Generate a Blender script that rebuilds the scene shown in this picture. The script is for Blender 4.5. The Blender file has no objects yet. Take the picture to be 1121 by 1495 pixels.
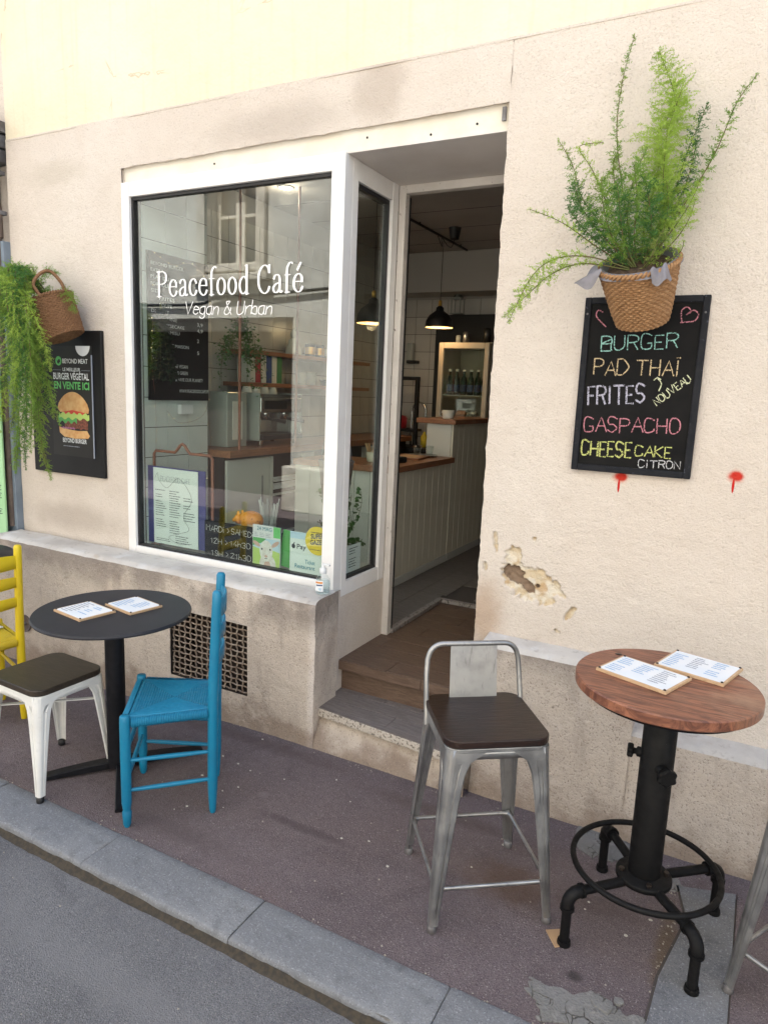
import bpy, bmesh, math, random
from mathutils import Vector, Matrix, noise as mnoise
R = math.radians
sc = bpy.context.scene
col = sc.collection

# ------------------------------------------------------------------ camera
YAW, PITCH, ROLL, FPX, PW, PH = -0.480535, 0.172497, 0.0417552, 1008.18, 1121.0, 1495.0
fwd = Vector((math.sin(YAW)*math.cos(PITCH), math.cos(YAW)*math.cos(PITCH), -math.sin(PITCH)))
rgt = Vector((math.cos(YAW), -math.sin(YAW), 0)); up = rgt.cross(fwd)
cr, sr = math.cos(ROLL), math.sin(ROLL)
rg2 = cr*rgt + sr*up; up2 = -sr*rgt + cr*up
CAM = Vector((0, -2.75, 1.68))
cd = bpy.data.cameras.new('camera'); cam = bpy.data.objects.new('camera', cd); col.objects.link(cam)
cam.matrix_world = Matrix(((rg2.x, up2.x, -fwd.x, CAM.x), (rg2.y, up2.y, -fwd.y, CAM.y), (rg2.z, up2.z, -fwd.z, CAM.z), (0, 0, 0, 1)))
cd.sensor_fit = 'VERTICAL'; cd.sensor_height = 36; cd.lens = 36*FPX/PH; cd.clip_start = 0.02; cd.clip_end = 500
sc.camera = cam

def at(px, py, ax, val):
    """measured point: where the sight line through a place in the photograph meets a plane of the scene"""
    d = rg2*((px-PW/2)/FPX) - up2*((py-PH/2)/FPX) + fwd
    return CAM + d*((val-CAM[ax])/d[ax])
def aty(px, py, y=0.0): return at(px, py, 1, y)
def atz(px, py, z=0.0): return at(px, py, 2, z)

# ------------------------------------------------------------------ light
SUN_EL, SUN_ROT = R(60), R(-14)
w = bpy.data.worlds.new('World'); sc.world = w; w.use_nodes = True
nt = w.node_tree; nt.nodes.clear()
sky = nt.nodes.new('ShaderNodeTexSky'); sky.sky_type = 'NISHITA'; sky.sun_disc = False
sky.sun_elevation = SUN_EL; sky.sun_rotation = SUN_ROT; sky.air_density = 1.1; sky.dust_density = 1.5
bg = nt.nodes.new('ShaderNodeBackground'); bg.inputs[1].default_value = 0.115
wo = nt.nodes.new('ShaderNodeOutputWorld')
nt.links.new(sky.outputs[0], bg.inputs[0]); nt.links.new(bg.outputs[0], wo.inputs[0])
sd = bpy.data.lights.new('sun', 'SUN'); sd.energy = 5.0; sd.angle = R(0.5); sd.color = (1, .95, .87)
so = bpy.data.objects.new('sun', sd); col.objects.link(so)
sdir = Vector((math.sin(SUN_ROT)*math.cos(SUN_EL), math.cos(SUN_ROT)*math.cos(SUN_EL), math.sin(SUN_EL)))
so.rotation_euler = sdir.to_track_quat('Z', 'Y').to_euler(); so.location = (0, 8, 14)
sc.view_settings.view_transform = 'Standard'; sc.view_settings.look = 'None'
sc.view_settings.gamma = 1; sc.view_settings.use_curve_mapping = False
sc.view_settings.exposure = 1.89
sc.cycles.use_denoising = True
sc.cycles.max_bounces = 10; sc.cycles.diffuse_bounces = 6; sc.cycles.glossy_bounces = 4; sc.cycles.transparent_max_bounces = 16
sc.cycles.sample_clamp_indirect = 6

# ------------------------------------------------------------------ materials
def node(nt, t, **kw):
    n = nt.nodes.new('ShaderNode'+t)
    for k, v in kw.items(): setattr(n, k, v)
    return n
def rgba(c): return (c[0], c[1], c[2], 1)
class Mt:
    """small builder round one Principled material in object coordinates"""
    def __init__(s, name, c, rough=.6, metal=0.0, spec=.5, stretch=(1, 1, 1)):
        s.m = bpy.data.materials.new(name); s.m.use_nodes = True; s.nt = s.m.node_tree; s.nt.nodes.clear()
        s.p = node(s.nt, 'BsdfPrincipled'); s.o = node(s.nt, 'OutputMaterial')
        s.L(s.p.outputs[0], s.o.inputs[0])
        tc = node(s.nt, 'TexCoord'); mp = node(s.nt, 'Mapping'); mp.inputs['Scale'].default_value = stretch
        s.L(tc.outputs['Object'], mp.inputs[0]); s.v = mp.outputs[0]; s.raw = tc.outputs['Object']
        rg = node(s.nt, 'RGB'); rg.outputs[0].default_value = rgba(c); s.c = rg.outputs[0]
        s.p.inputs['Roughness'].default_value = rough; s.p.inputs['Metallic'].default_value = metal
        s.p.inputs['Specular IOR Level'].default_value = spec
        s.bumpn = None
    def L(s, a, b): s.nt.links.new(a, b)
    def noise(s, scale, detail=4, rough=.55, vec=None, dist=0):
        n = node(s.nt, 'TexNoise'); n.inputs['Scale'].default_value = scale; n.inputs['Detail'].default_value = detail
        n.inputs['Roughness'].default_value = rough; n.inputs['Distortion'].default_value = dist
        s.L(vec or s.v, n.inputs['Vector']); return n.outputs[0]
    def mapv(s, vec, scale, loc=(0, 0, 0), rot=(0, 0, 0)):
        mp = node(s.nt, 'Mapping'); mp.inputs['Scale'].default_value = scale; mp.inputs['Location'].default_value = loc
        mp.inputs['Rotation'].default_value = rot
        s.L(vec, mp.inputs[0]); return mp.outputs[0]
    def voro(s, scale, vec=None, feature='F1', out=0):
        n = node(s.nt, 'TexVoronoi'); n.feature = feature; n.inputs['Scale'].default_value = scale
        s.L(vec or s.v, n.inputs['Vector']); return n.outputs[out]
    def ramp(s, f, a, b, lo=0.0, hi=1.0):
        n = node(s.nt, 'MapRange'); n.inputs[1].default_value = a; n.inputs[2].default_value = b
        n.inputs[3].default_value = lo; n.inputs[4].default_value = hi; n.interpolation_type = 'SMOOTHSTEP'
        s.L(f, n.inputs[0]); return n.outputs[0]
    def math(s, op, a, b=None):
        n = node(s.nt, 'Math', operation=op)
        for i, q in enumerate((a, b)):
            if q is None: continue
            if isinstance(q, (int, float)): n.inputs[i].default_value = q
            else: s.L(q, n.inputs[i])
        return n.outputs[0]
    def mix(s, fac, c, fmul=1.0):
        n = node(s.nt, 'Mix', data_type='RGBA')
        if fmul != 1.0: fac = s.math('MULTIPLY', fac, fmul)
        s.L(fac, n.inputs[0]); s.L(s.c, n.inputs[6])
        if isinstance(c, tuple): n.inputs[7].default_value = rgba(c)
        else: s.L(c, n.inputs[7])
        s.c = n.outputs[2]; return s
    def var(s, c2, scale, a=.35, b=.65, amt=1.0, detail=5, vec=None, dist=0):
        return s.mix(s.ramp(s.noise(scale, detail, vec=vec, dist=dist), a, b), c2, amt)
    def blob(s, pos, rad, c, edge=.35, nz=.35, nscale=14, amt=1.0):
        v = s.mapv(s.raw, (1/rad[0], 1/rad[1], 1/rad[2]), tuple(-pos[i]/rad[i] for i in range(3)))
        ln = node(s.nt, 'VectorMath', operation='LENGTH'); s.L(v, ln.inputs[0])
        d = s.math('ADD', ln.outputs['Value'], s.math('MULTIPLY', s.math('SUBTRACT', s.noise(nscale, 4, vec=s.raw), .5), nz*2))
        return s.mix(s.ramp(d, 1.0, 1.0-edge), c, amt)
    def bump(s, h, dist, strength=1.0):
        b = node(s.nt, 'Bump'); b.inputs['Strength'].default_value = strength; b.inputs['Distance'].default_value = dist
        s.L(h, b.inputs['Height'])
        if s.bumpn: s.L(s.bumpn, b.inputs['Normal'])
        s.bumpn = b.outputs[0]; return s
    def rough(s, a, b, scale=8):
        s.L(s.ramp(s.noise(scale), .3, .7, a, b), s.p.inputs['Roughness']); return s
    def done(s):
        s.L(s.c, s.p.inputs['Base Color'])
        if s.bumpn: s.L(s.bumpn, s.p.inputs['Normal'])
        return s.m
def flat(name, c, rough=.6, metal=0.0, c2=None, sc_=20, bump=0, bsc=150, spec=.5, stretch=(1, 1, 1)):
    b = Mt(name, c, rough, metal, spec, stretch)
    if c2: b.var(c2, sc_)
    if bump: b.bump(b.noise(bsc, 3), bump)
    return b.done()
def emit(name, c, s):
    m = bpy.data.materials.new(name); m.use_nodes = True; n = m.node_tree; n.nodes.clear()
    e = node(n, 'Emission'); e.inputs[0].default_value = rgba(c); e.inputs[1].default_value = s
    o = node(n, 'OutputMaterial'); n.links.new(e.outputs[0], o.inputs[0]); return m

# shop glass: clear pane, mirror part by Fresnel
def glass(name, tint=(.93, .97, .94), ior=1.5, rough=0.0):
    m = bpy.data.materials.new(name); m.use_nodes = True; n = m.node_tree; n.nodes.clear()
    t = node(n, 'BsdfTransparent'); t.inputs[0].default_value = rgba(tint)
    g = node(n, 'BsdfGlossy'); g.inputs['Roughness'].default_value = rough; g.inputs[0].default_value = (1, 1, 1, 1)
    f = node(n, 'Fresnel'); gm = node(n, 'NewGeometry'); mr = node(n, 'MapRange')
    mr.inputs[3].default_value = ior; mr.inputs[4].default_value = 1/ior
    n.links.new(gm.outputs['Backfacing'], mr.inputs[0]); n.links.new(mr.outputs[0], f.inputs[0])
    mx = node(n, 'MixShader'); o = node(n, 'OutputMaterial')
    n.links.new(f.outputs[0], mx.inputs[0]); n.links.new(t.outputs[0], mx.inputs[1]); n.links.new(g.outputs[0], mx.inputs[2])
    n.links.new(mx.outputs[0], o.inputs[0]); return m
def chalk(name, c, lo=.34, hi=.5, scale=260):
    b = Mt(name, c, .95); tr = node(b.nt, 'BsdfTransparent'); mx = node(b.nt, 'MixShader')
    b.done(); b.L(b.ramp(b.noise(scale, 2), lo, hi), mx.inputs[0]); b.L(tr.outputs[0], mx.inputs[1]); b.L(b.p.outputs[0], mx.inputs[2])
    b.L(mx.outputs[0], b.o.inputs[0]); return b.m

def stucco():
    b = Mt('roughcast plaster', (.635, .56, .49), .92, spec=.2)
    b.var((.68, .615, .55), 1.1, .35, .7, .9)
    b.var((.55, .47, .405), 2.3, .52, .82, .6, dist=.5)
    b.var((.58, .49, .40), 9, .5, .85, .3, vec=b.mapv(b.raw, (1, 1, .25)))
    fine = b.noise(125, 2, .75)
    b.mix(b.ramp(fine, .46, .26), (.38, .32, .27), .5).mix(b.ramp(fine, .58, .75), (.72, .67, .62), .5)
    b.blob((-1.55, 0, 2.93), (.17, 1, .17), (.47, .40, .34), .6, .3, 9, .7)
    b.blob((-2.05, 0, 2.86), (.55, 1, .12), (.44, .38, .33), .8, .35, 6, .55)
    b.blob((-3.6, 0, 2.8), (.35, 1, .10), (.5, .44, .36), .8, .3, 8, .5)
    b.blob((-3.5, 0, .86), (.6, 1, .12), (.40, .34, .29), .8, .35, 6, .6)
    b.blob((-.93, 0, .75), (.13, 1, .22), (.42, .28, .18), .8, .35, 16, .6)
    # sprayed red paint: soft round patch with a run below
    for x, z in ((-.421, 1.395), (-.031, 1.433)):
        b.blob((x, 0, z), (.038, 1, .032), (.60, .16, .10), .6, .25, 45, .6)
        b.blob((x+.002, 0, z+.002), (.029, 1, .022), (.50, .035, .022), .5, .3, 40)
        b.blob((x-.004, 0, z-.034), (.005, 1, .030), (.50, .02, .015), .3, .05, 50)
    # fallen plaster
    a = node(b.nt, 'Attribute'); a.attribute_name = 'bare'
    keep = b.c; rg = node(b.nt, 'RGB'); rg.outputs[0].default_value = (.60, .49, .34, 1); b.c = rg.outputs[0]
    b.var((.70, .64, .54), 26, .42, .62).var((.50, .33, .17), 17, .52, .7, .8).var((.38, .25, .14), 60, .6, .75, .7); b_bare = b.c; b.c = keep
    b.mix(b.ramp(b.math('ADD', a.outputs['Fac'], b.math('MULTIPLY', b.math('SUBTRACT', b.noise(60, 5), .5), .5)), .4, .6), b_bare)
    a2 = node(b.nt, 'Attribute'); a2.attribute_name = 'deep'
    b.mix(b.ramp(b.math('ADD', a2.outputs['Fac'], b.math('MULTIPLY', b.math('SUBTRACT', b.noise(80, 5), .5), .5)), .4, .62), (.25, .18, .13))
    ck = b.voro(1.4, b.mapv(b.raw, (1, .2, .7), (.13, 0, .41)), 'DISTANCE_TO_EDGE')
    ck2 = b.math('ADD', ck, b.math('MULTIPLY', b.math('SUBTRACT', b.noise(11, 6), .5), .08))
    cm = b.math('MULTIPLY', b.ramp(b.math('ABSOLUTE', ck2), .005, .001), b.ramp(b.noise(1.1, 3), .54, .60)); b.mix(cm, (.25, .19, .14), .0)
    b.bump(fine, .0045).bump(b.noise(300, 2), .0015).bump(b.noise(34, 4), .004).bump(b.noise(6, 3), .015)
    return b.done()
def cream():
    b = Mt('smooth cream plaster', (.72, .64, .48), .85, spec=.25)
    b.var((.75, .68, .54), 1.4, .35, .7).var((.68, .60, .45), 3, .56, .8, .5, dist=.8)
    st = b.mapv(b.raw, (26, 1, 1.6))
    b.mix(b.ramp(b.noise(1, 4, vec=st), .5, .72), (.66, .56, .38), .4)
    ck = b.voro(1.1, b.mapv(b.raw, (1.0, .2, .75), (.35, 0, .2)), 'DISTANCE_TO_EDGE')
    ck2 = b.math('ADD', ck, b.math('MULTIPLY', b.math('SUBTRACT', b.noise(9, 6), .5), .06))
    msk = b.math('MULTIPLY', b.ramp(b.math('ABSOLUTE', ck2), .0035, .0005), b.ramp(b.noise(1.5, 3), .5, .58))
    b.mix(msk, (.50, .40, .26), .7)
    b.bump(b.noise(70, 5), .002).bump(b.noise(8, 4), .012)
    return b.done()
def plinthmat():
    b = Mt('dirty plinth render', (.565, .49, .42), .93, spec=.15)
    b.var((.57, .50, .43), 2.2).var((.40, .33, .28), 3.5, .5, .75, .7, dist=.6)
    b.var((.30, .25, .215), 14, .5, .8, .6, vec=b.mapv(b.raw, (1, 1, .22)))
    b.var((.42, .25, .13), 5, .6, .8, .5)
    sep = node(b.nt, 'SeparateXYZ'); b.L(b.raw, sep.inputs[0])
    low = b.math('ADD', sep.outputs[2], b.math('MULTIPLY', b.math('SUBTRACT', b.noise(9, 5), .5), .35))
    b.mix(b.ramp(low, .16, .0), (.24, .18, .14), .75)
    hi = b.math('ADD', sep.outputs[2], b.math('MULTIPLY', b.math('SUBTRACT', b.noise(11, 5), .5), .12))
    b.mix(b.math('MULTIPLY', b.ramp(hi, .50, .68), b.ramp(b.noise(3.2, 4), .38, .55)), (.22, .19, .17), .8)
    f = b.noise(130, 2, .75)
    b.mix(b.ramp(f, .46, .28), (.2, .16, .13), .75).mix(b.ramp(f, .6, .75), (.60, .53, .45), .5)
    b.bump(f, .004).bump(b.noise(40, 4), .005).bump(b.noise(7, 3), .014)
    return b.done()
def ledgemat():
    b = Mt('limewashed ledge', (.55, .52, .485), .9, spec=.2)
    b.var((.46, .43, .40), 5, .45, .7).var((.36, .33, .30), 26, .58, .75, .8).var((.62, .61, .60), 9, .5, .7, .7)
    b.var((.42, .33, .25), 12, .62, .8, .6)
    b.bump(b.noise(120, 4), .003).bump(b.noise(20, 5), .006)
    return b.done()
def asphalt(name, c, cs, cd_, bigc, brown=None, stains=()):
    b = Mt(name, c, .85, spec=.35)
    b.var(bigc, 1.3, .35, .7, .9).var(tuple(q*.72 for q in c), .9, .5, .68, .8, dist=1.2).var(tuple(q*.62 for q in c), 3.1, .60, .70, .55, dist=.8)
    b.var(cd_, 5, .52, .8, .6, dist=.4)
    if brown: b.var(brown, 2.1, .55, .75, .7)
    ag = b.noise(165, 2, .8, vec=b.raw); b.mix(b.ramp(ag, .52, .72), cs, .45).mix(b.ramp(ag, .46, .28), tuple(q*.9 for q in cd_), .75)
    v = b.voro(380, b.raw, 'F1', 1)
    sep = node(b.nt, 'SeparateColor'); b.L(v, sep.inputs[0])
    b.mix(b.ramp(sep.outputs[0], .80, 1.0), cs, .6)
    b.mix(b.ramp(sep.outputs[1], .72, .95), cd_, .8)
    b.mix(b.ramp(sep.outputs[2], .985, .992), (.4, .38, .36), .6)
    for p_, r_, c_, a_ in stains: b.blob(p_, r_, c_, .8, .45, 16, a_)
    b.bump(b.voro(240, b.raw), .0022).bump(b.noise(90, 4), .002).bump(b.noise(9, 4), .006)
    b.rough(.7, .95, 30)
    return b.done()
def granite(name, c, c2, dk):
    b = Mt(name, c, .8, spec=.35)
    b.var(c2, 2.5, .35, .7).var(dk, 6, .55, .8, .6, dist=.5)
    b.var((.30, .31, .33), 120, .55, .72, .6, detail=2).var(tuple(q*.6 for q in c), 14, .52, .72, .6).var((.42, .42, .43), 190, .6, .72, .55, detail=2).var((.06, .062, .07), 230, .6, .7, .7, detail=2)
    b.bump(b.noise(190, 3), .002).bump(b.noise(30, 5), .004)
    return b.done()
def wood(name, c, c2, ring=9, stretch=(1, 12, 12), rough=.5, bump=.0006, spec=.5, c3=None):
    b = Mt(name, c, rough, spec=spec)
    v = b.mapv(b.raw, stretch)
    g = b.noise(ring, 6, .65, vec=v, dist=1.2)
    b.mix(b.ramp(g, .35, .65), c2)
    if c3: b.mix(b.ramp(b.noise(3, 4, vec=b.raw), .5, .7), c3, .8)
    b.mix(b.ramp(b.noise(ring*6, 3, vec=v), .55, .75), tuple(q*.45 for q in c2), .5)
    b.bump(g, bump)
    return b.done()
def paint(name, c, chip, rough=.45, amt=.67, c2=None, bumpd=.0004):
    b = Mt(name, c, rough, spec=.22 if max(c) < .02 else .5)
    b.var(c2 or tuple(q*.85 for q in c), 7, .4, .7, .8)
    b.mix(b.ramp(b.noise(55, 5, .6), amt, amt+.03), chip, .85)
    b.bump(b.noise(300, 2), bumpd).rough(rough-.08, rough+.15, 40)
    return b.done()
def metalm(name, c, rough=.38):
    b = Mt(name, c, rough, .9)
    b.var(tuple(q*.7 for q in c), 9, .4, .7).mix(b.ramp(b.noise(60, 4, vec=b.mapv(b.raw, (1, 1, .15))), .6, .7), tuple(q*.45 for q in c), .5)
    b.var((.16, .10, .06), 22, .68, .78, .6)
    b.rough(rough-.06, rough+.2, 14).bump(b.noise(240, 2), .0002)
    return b.done()
def speckled():
    b = Mt('speckled slab edge', (.46, .41, .35), .8); b.var((.54, .49, .43), 4).var((.10, .085, .07), 75, .54, .62, .8, detail=2).var((.25, .19, .15), 110, .56, .64, .7, detail=2); b.bump(b.noise(90, 3), .003); return b.done()
def cracked():
    b = Mt('broken concrete', (.21, .205, .20), .95, spec=.2); b.var((.19, .185, .175), 9).var((.27, .26, .25), 30, .55, .7, .8)
    w1 = b.mapv(b.raw, (1, 1, .3)); n = node(b.nt, 'VectorMath', operation='ADD'); b.L(w1, n.inputs[0]); nn = node(b.nt, 'TexNoise'); nn.inputs['Scale'].default_value = 30
    s_ = node(b.nt, 'VectorMath', operation='SCALE'); s_.inputs['Scale'].default_value = .02; b.L(b.raw, nn.inputs['Vector']); b.L(nn.outputs['Color'], s_.inputs[0]); b.L(s_.outputs[0], n.inputs[1])
    ck = b.voro(26, n.outputs[0], 'DISTANCE_TO_EDGE'); cm = b.math('MULTIPLY', b.ramp(ck, .05, .005), b.ramp(b.noise(16, 3), .45, .6)); b.mix(cm, (.07, .06, .05), .75)
    b.bump(b.math('SUBTRACT', 1.0, cm), .004).bump(b.noise(140, 4), .006); return b.done()
M = dict(
 stucco=stucco(), cream=cream(), plinth=plinthmat(), ledge=ledgemat(),
 band=flat('smooth ivory band', (.74, .70, .62), .75, c2=(.70, .64, .54), sc_=6, bump=.001, bsc=60),
 white=paint('white frame paint', (.80, .79, .78), (.38, .36, .34), .4, .80, (.76, .74, .73)),
 gasket=flat('black gasket', (.01, .01, .012), .5),
 soffit=flat('soffit paint', (.66, .62, .59), .8, c2=(.58, .53, .49), sc_=2),
 doorw=paint('worn door paint', (.62, .58, .54), (.10, .07, .06), .5, .66),
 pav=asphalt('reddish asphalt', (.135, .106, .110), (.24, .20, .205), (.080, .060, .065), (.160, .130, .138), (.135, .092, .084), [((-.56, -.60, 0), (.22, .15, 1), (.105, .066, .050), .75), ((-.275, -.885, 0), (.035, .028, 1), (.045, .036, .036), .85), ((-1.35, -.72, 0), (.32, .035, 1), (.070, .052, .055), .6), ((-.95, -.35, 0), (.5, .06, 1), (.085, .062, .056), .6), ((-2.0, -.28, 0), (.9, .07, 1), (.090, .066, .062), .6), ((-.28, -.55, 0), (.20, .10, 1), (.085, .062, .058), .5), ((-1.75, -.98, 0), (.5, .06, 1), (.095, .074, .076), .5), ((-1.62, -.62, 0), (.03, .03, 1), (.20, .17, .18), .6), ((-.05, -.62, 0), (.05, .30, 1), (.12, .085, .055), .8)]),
 road=asphalt('road asphalt', (.135, .136, .146), (.26, .26, .275), (.080, .080, .088), (.165, .166, .176), None, [((-1.5, -1.55, .0), (1.2, .10, 1), (.18, .18, .19), .5), ((-1.0, -1.9, .0), (.5, .22, 1), (.095, .095, .10), .55), ((-2.1, -1.62, .0), (.35, .12, 1), (.10, .10, .105), .55)]),
 kerb=granite('kerb granite', (.168, .174, .188), (.218, .225, .238), (.105, .108, .116)),
 slab=granite('threshold granite', (.145, .148, .158), (.19, .193, .202), (.085, .086, .092)),
 gutterdirt=flat('gutter dirt', (.060, .048, .034), .95, c2=(.034, .030, .025), sc_=70, bump=.004, bsc=90),
 conc=cracked(),
 soil=flat('potting soil', (.045, .028, .018), .95, c2=(.09, .055, .03), sc_=60, bump=.006, bsc=120),
 terrazzo=speckled(),
 tileg=wood('grey wood-look tile', (.135, .115, .108), (.205, .180, .168), 7, (1.5, 14, 14), .55, .0004),
 tileb=wood('brown wood-look tile', (.085, .052, .036), (.15, .098, .070), 7, (1.5, 14, 14), .5, .0004),
 riser=wood('brown riser tile', (.10, .062, .042), (.16, .105, .075), 7, (1.5, 14, 14), .5, .0004),
 grout=flat('grout', (.07, .06, .055), .95),
 wtile=flat('white glazed tile', (.62, .66, .65), .18, c2=(.58, .62, .61), sc_=3),
 wtiled=flat('cream glazed tile', (.58, .56, .52), .22, c2=(.52, .5, .47), sc_=3),
 iwall=flat('interior wall paint', (.42, .40, .38), .85),
 ceil=flat('ceiling paint', (.40, .37, .35), .85, c2=(.36, .33, .31), sc_=2),
 blackw=flat('black panel', (.012, .012, .014), .6),
 cwood=wood('oiled counter wood', (.33, .14, .065), (.23, .095, .045), 6, (12, 1.2, 12), .4),
 panel=paint('cream panel paint', (.78, .75, .64), (.40, .38, .30), .5, .78, (.72, .69, .58)),
 panelw=flat('pale cabinet', (.62, .63, .60), .45),
 pubwood=wood('worn reddish tabletop', (.30, .120, .066), (.11, .040, .026), 4, (1.6, 13, 5), .45, .0012, c3=(.34, .20, .125)),
 seatdk=wood('dark stained seat', (.026, .013, .010), (.012, .006, .005), 6, (2, 14, 14), .36, .0012, spec=.4),
 seatbr=wood('brown stained seat', (.046, .034, .024), (.028, .021, .015), 5, (2, 10, 10), .4, .0006, spec=.4),
 steel=metalm('brushed steel', (.40, .40, .40), .36),
 whitem=paint('white lacquer worn', (.74, .74, .72), (.33, .29, .22), .35, .70),
 blackm=flat('black powder coat', (.006, .006, .008), .5, c2=(.010, .010, .013), sc_=30, bump=.0002, bsc=400, spec=.2),
 pipem=paint('black iron pipe', (.0035, .0035, .004), (.035, .028, .024), .55, .70, (.006, .0055, .006)),
 tabtop=flat('charcoal laminate', (.022, .023, .030), .5, c2=(.027, .028, .036), sc_=12, spec=.3),
 blue=paint('turquoise paint', (.004, .185, .33), (.19, .10, .06), .42, .735, (.004, .15, .28)),
 bluer=paint('turquoise rush', (.005, .19, .34), (.05, .13, .18), .6, .72, (.004, .155, .29)),
 yellow=paint('yellow paint', (.66, .50, .010), (.30, .16, .03), .42, .72, (.60, .42, .01)),
 yellowr=paint('yellow rush', (.56, .42, .015), (.25, .15, .03), .65, .68, (.48, .35, .02)),
 wicker=wood('woven seagrass', (.40, .235, .12), (.26, .135, .06), 14, (3, 3, 22), .75, .0012, spec=.2),
 wickerd=wood('dark woven seagrass', (.28, .155, .085), (.16, .08, .04), 14, (3, 3, 22), .75, .0012, spec=.2),
 liner=flat('grey plastic liner', (.22, .21, .24), .5, c2=(.17, .16, .18), sc_=20),
 pot=flat('grey plastic pot', (.13, .13, .14), .5),
 stem=flat('fern stem', (.14, .10, .04), .7, c2=(.10, .12, .03), sc_=8),
 board=flat('chalkboard black', (.007, .007, .007), .8, c2=(.011, .0105, .0105), sc_=6, spec=.15),
 bframe=paint('black board frame', (.009, .010, .014), (.07, .075, .10), .6, .66, (.013, .014, .018)),
 paper=flat('paper', (.78, .79, .80), .8, c2=(.72, .76, .80), sc_=6),
 paperg=flat('pale menu paper', (.66, .72, .70), .8),
 ink=flat('ink', (.05, .055, .07), .8), inkb=flat('blue ink', (.25, .42, .65), .8), inkg=flat('grey print', (.28, .30, .36), .8),
 purple=flat('purple holder', (.055, .055, .20), .5),
 copper=paint('copper pipe', (.24, .09, .055), (.10, .05, .03), .35, .62),
 plywood=wood('light plywood', (.60, .42, .26), (.52, .34, .19), 6, (2, 12, 12), .6),
 screw=flat('dark screw', (.05, .04, .035), .4, .7), brass=flat('brass', (.62, .38, .10), .3, .9),
 cardboard=flat('cardboard', (.42, .27, .15), .9),
 vinyl=flat('white vinyl', (.88, .88, .88), .6),
 rust=flat('rusty wire', (.36, .30, .24), .7, 0, c2=(.20, .14, .10), sc_=50),
 dark=flat('dark void', (.006, .006, .006), .9),
 slate=flat('blue grey wood paint', (.20, .245, .30), .6, c2=(.16, .20, .25), sc_=8, bump=.0008, bsc=40),
 zinc=flat('grey zinc', (.20, .20, .21), .5, .4, c2=(.12, .11, .11), sc_=14, bump=.001, bsc=60),
 pipebr=flat('brown pipe', (.14, .105, .085), .7, c2=(.09, .065, .055), sc_=10, bump=.001, bsc=60),
 gboard=flat('pale green board', (.33, .60, .30), .6, c2=(.40, .66, .38), sc_=2), wpanel=flat('white panel', (.68, .69, .70), .5),
 clearg=glass('double glazing', (.92, .96, .94), 1.72), thing=glass('thin clear plastic', (.93, .95, .95), 1.45, .03),
 bottleg=flat('green bottle glass', (.006, .022, .013), .1), blabel=flat('blue label', (.05, .08, .18), .5),
 carton=flat('carton pink', (.50, .28, .24), .6, c2=(.60, .45, .40), sc_=30), cartonw=flat('carton pale', (.50, .52, .50), .6, c2=(.15, .15, .15), sc_=40),
 ceramic=flat('white ceramic', (.72, .71, .66), .2), cream_c=flat('cream ceramic', (.64, .64, .52), .25),
 chrome=flat('chrome', (.55, .55, .55), .15, 1.0), red=flat('red enamel', (.35, .02, .03), .3),
 orange=paint('orange patterned ceramic', (.72, .27, .05), (.28, .07, .02), .3, .60, (.75, .33, .07)),
 lemon=flat('yellow sticker', (.72, .55, .05), .5), green=flat('green print', (.10, .38, .10), .6), lime=flat('lime print', (.45, .62, .16), .6),
 brightg=flat('bright green print', (.13, .50, .14), .6), skyb=flat('pale blue print', (.45, .60, .72), .6),
 wool=flat('lamb print', (.74, .73, .70), .9, c2=(.62, .58, .54), sc_=40), pink=flat('pink print', (.58, .38, .32), .8), teal=flat('teal ink', (.04, .22, .30), .7),
 bun=flat('bun print', (.62, .31, .11), .6, c2=(.72, .45, .2), sc_=20), patty=flat('patty print', (.10, .035, .02), .6, c2=(.28, .08, .05), sc_=90),
 tomato=flat('tomato print', (.60, .05, .03), .5), onion=flat('onion print', (.35, .12, .25), .5),
 poster=flat('charcoal poster', (.020, .019, .019), .5, spec=.3), panelb=flat('black poster board', (.007, .007, .008), .5, spec=.3),
 tinb=flat('black tin', (.015, .015, .015), .4), buddha=flat('white plaster figure', (.66, .66, .60), .6), mugg=flat('grey glass mug', (.35, .38, .36), .15),
 book1=flat('red pack', (.35, .03, .04), .5), book2=flat('blue pack', (.03, .07, .25), .5), book3=flat('green pack', (.05, .22, .08), .5),
 opp=flat('opposite wall plaster', (.68, .67, .63), .9, c2=(.57, .56, .52), sc_=2.5, bump=.01, bsc=8),
 oppst=flat('opposite stone', (.66, .62, .55), .9, c2=(.50, .46, .40), sc_=6, bump=.006, bsc=20),
 oppgl=flat('dark window glass', (.02, .024, .028), .08), fabric=flat('brown shutter', (.05, .035, .03), .7),
 fairy=emit('fairy bulb', (1, .80, .42), .9), lampin=emit('lamp glow', (1, .72, .36), 2.2), spotm=emit('spot glow', (1, .86, .6), 5),
 ivy=flat('ivy leaf', (.045, .12, .03), .5, c2=(.07, .17, .04), sc_=20),
 cut=flat('wooden cutlery', (.45, .28, .14), .7), tray=flat('steel tray', (.5, .5, .5), .3, .8), slateg=flat('pale label', (.6, .62, .64), .5),
)
def leafmat(name, c1, c2, c3):
    b = Mt(name, c1, .55, spec=.3); b.var(c2, 9, .35, .65).var(c3, 5, .5, .7, .8)
    b.done(); tl = node(b.nt, 'BsdfTranslucent'); b.L(b.c, tl.inputs[0]); mx = node(b.nt, 'MixShader'); mx.inputs[0].default_value = .35
    b.L(b.p.outputs[0], mx.inputs[1]); b.L(tl.outputs[0], mx.inputs[2]); b.L(mx.outputs[0], b.o.inputs[0]); return b.m
M['fernl'] = leafmat('light fern green', (.32, .46, .07), (.40, .54, .10), (.21, .34, .05))
M['fernd'] = leafmat('deep fern green', (.065, .17, .045), (.10, .23, .05), (.045, .12, .035))
M['ferny'] = leafmat('mid fern green', (.17, .31, .05), (.25, .38, .065), (.20, .20, .055))
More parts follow.
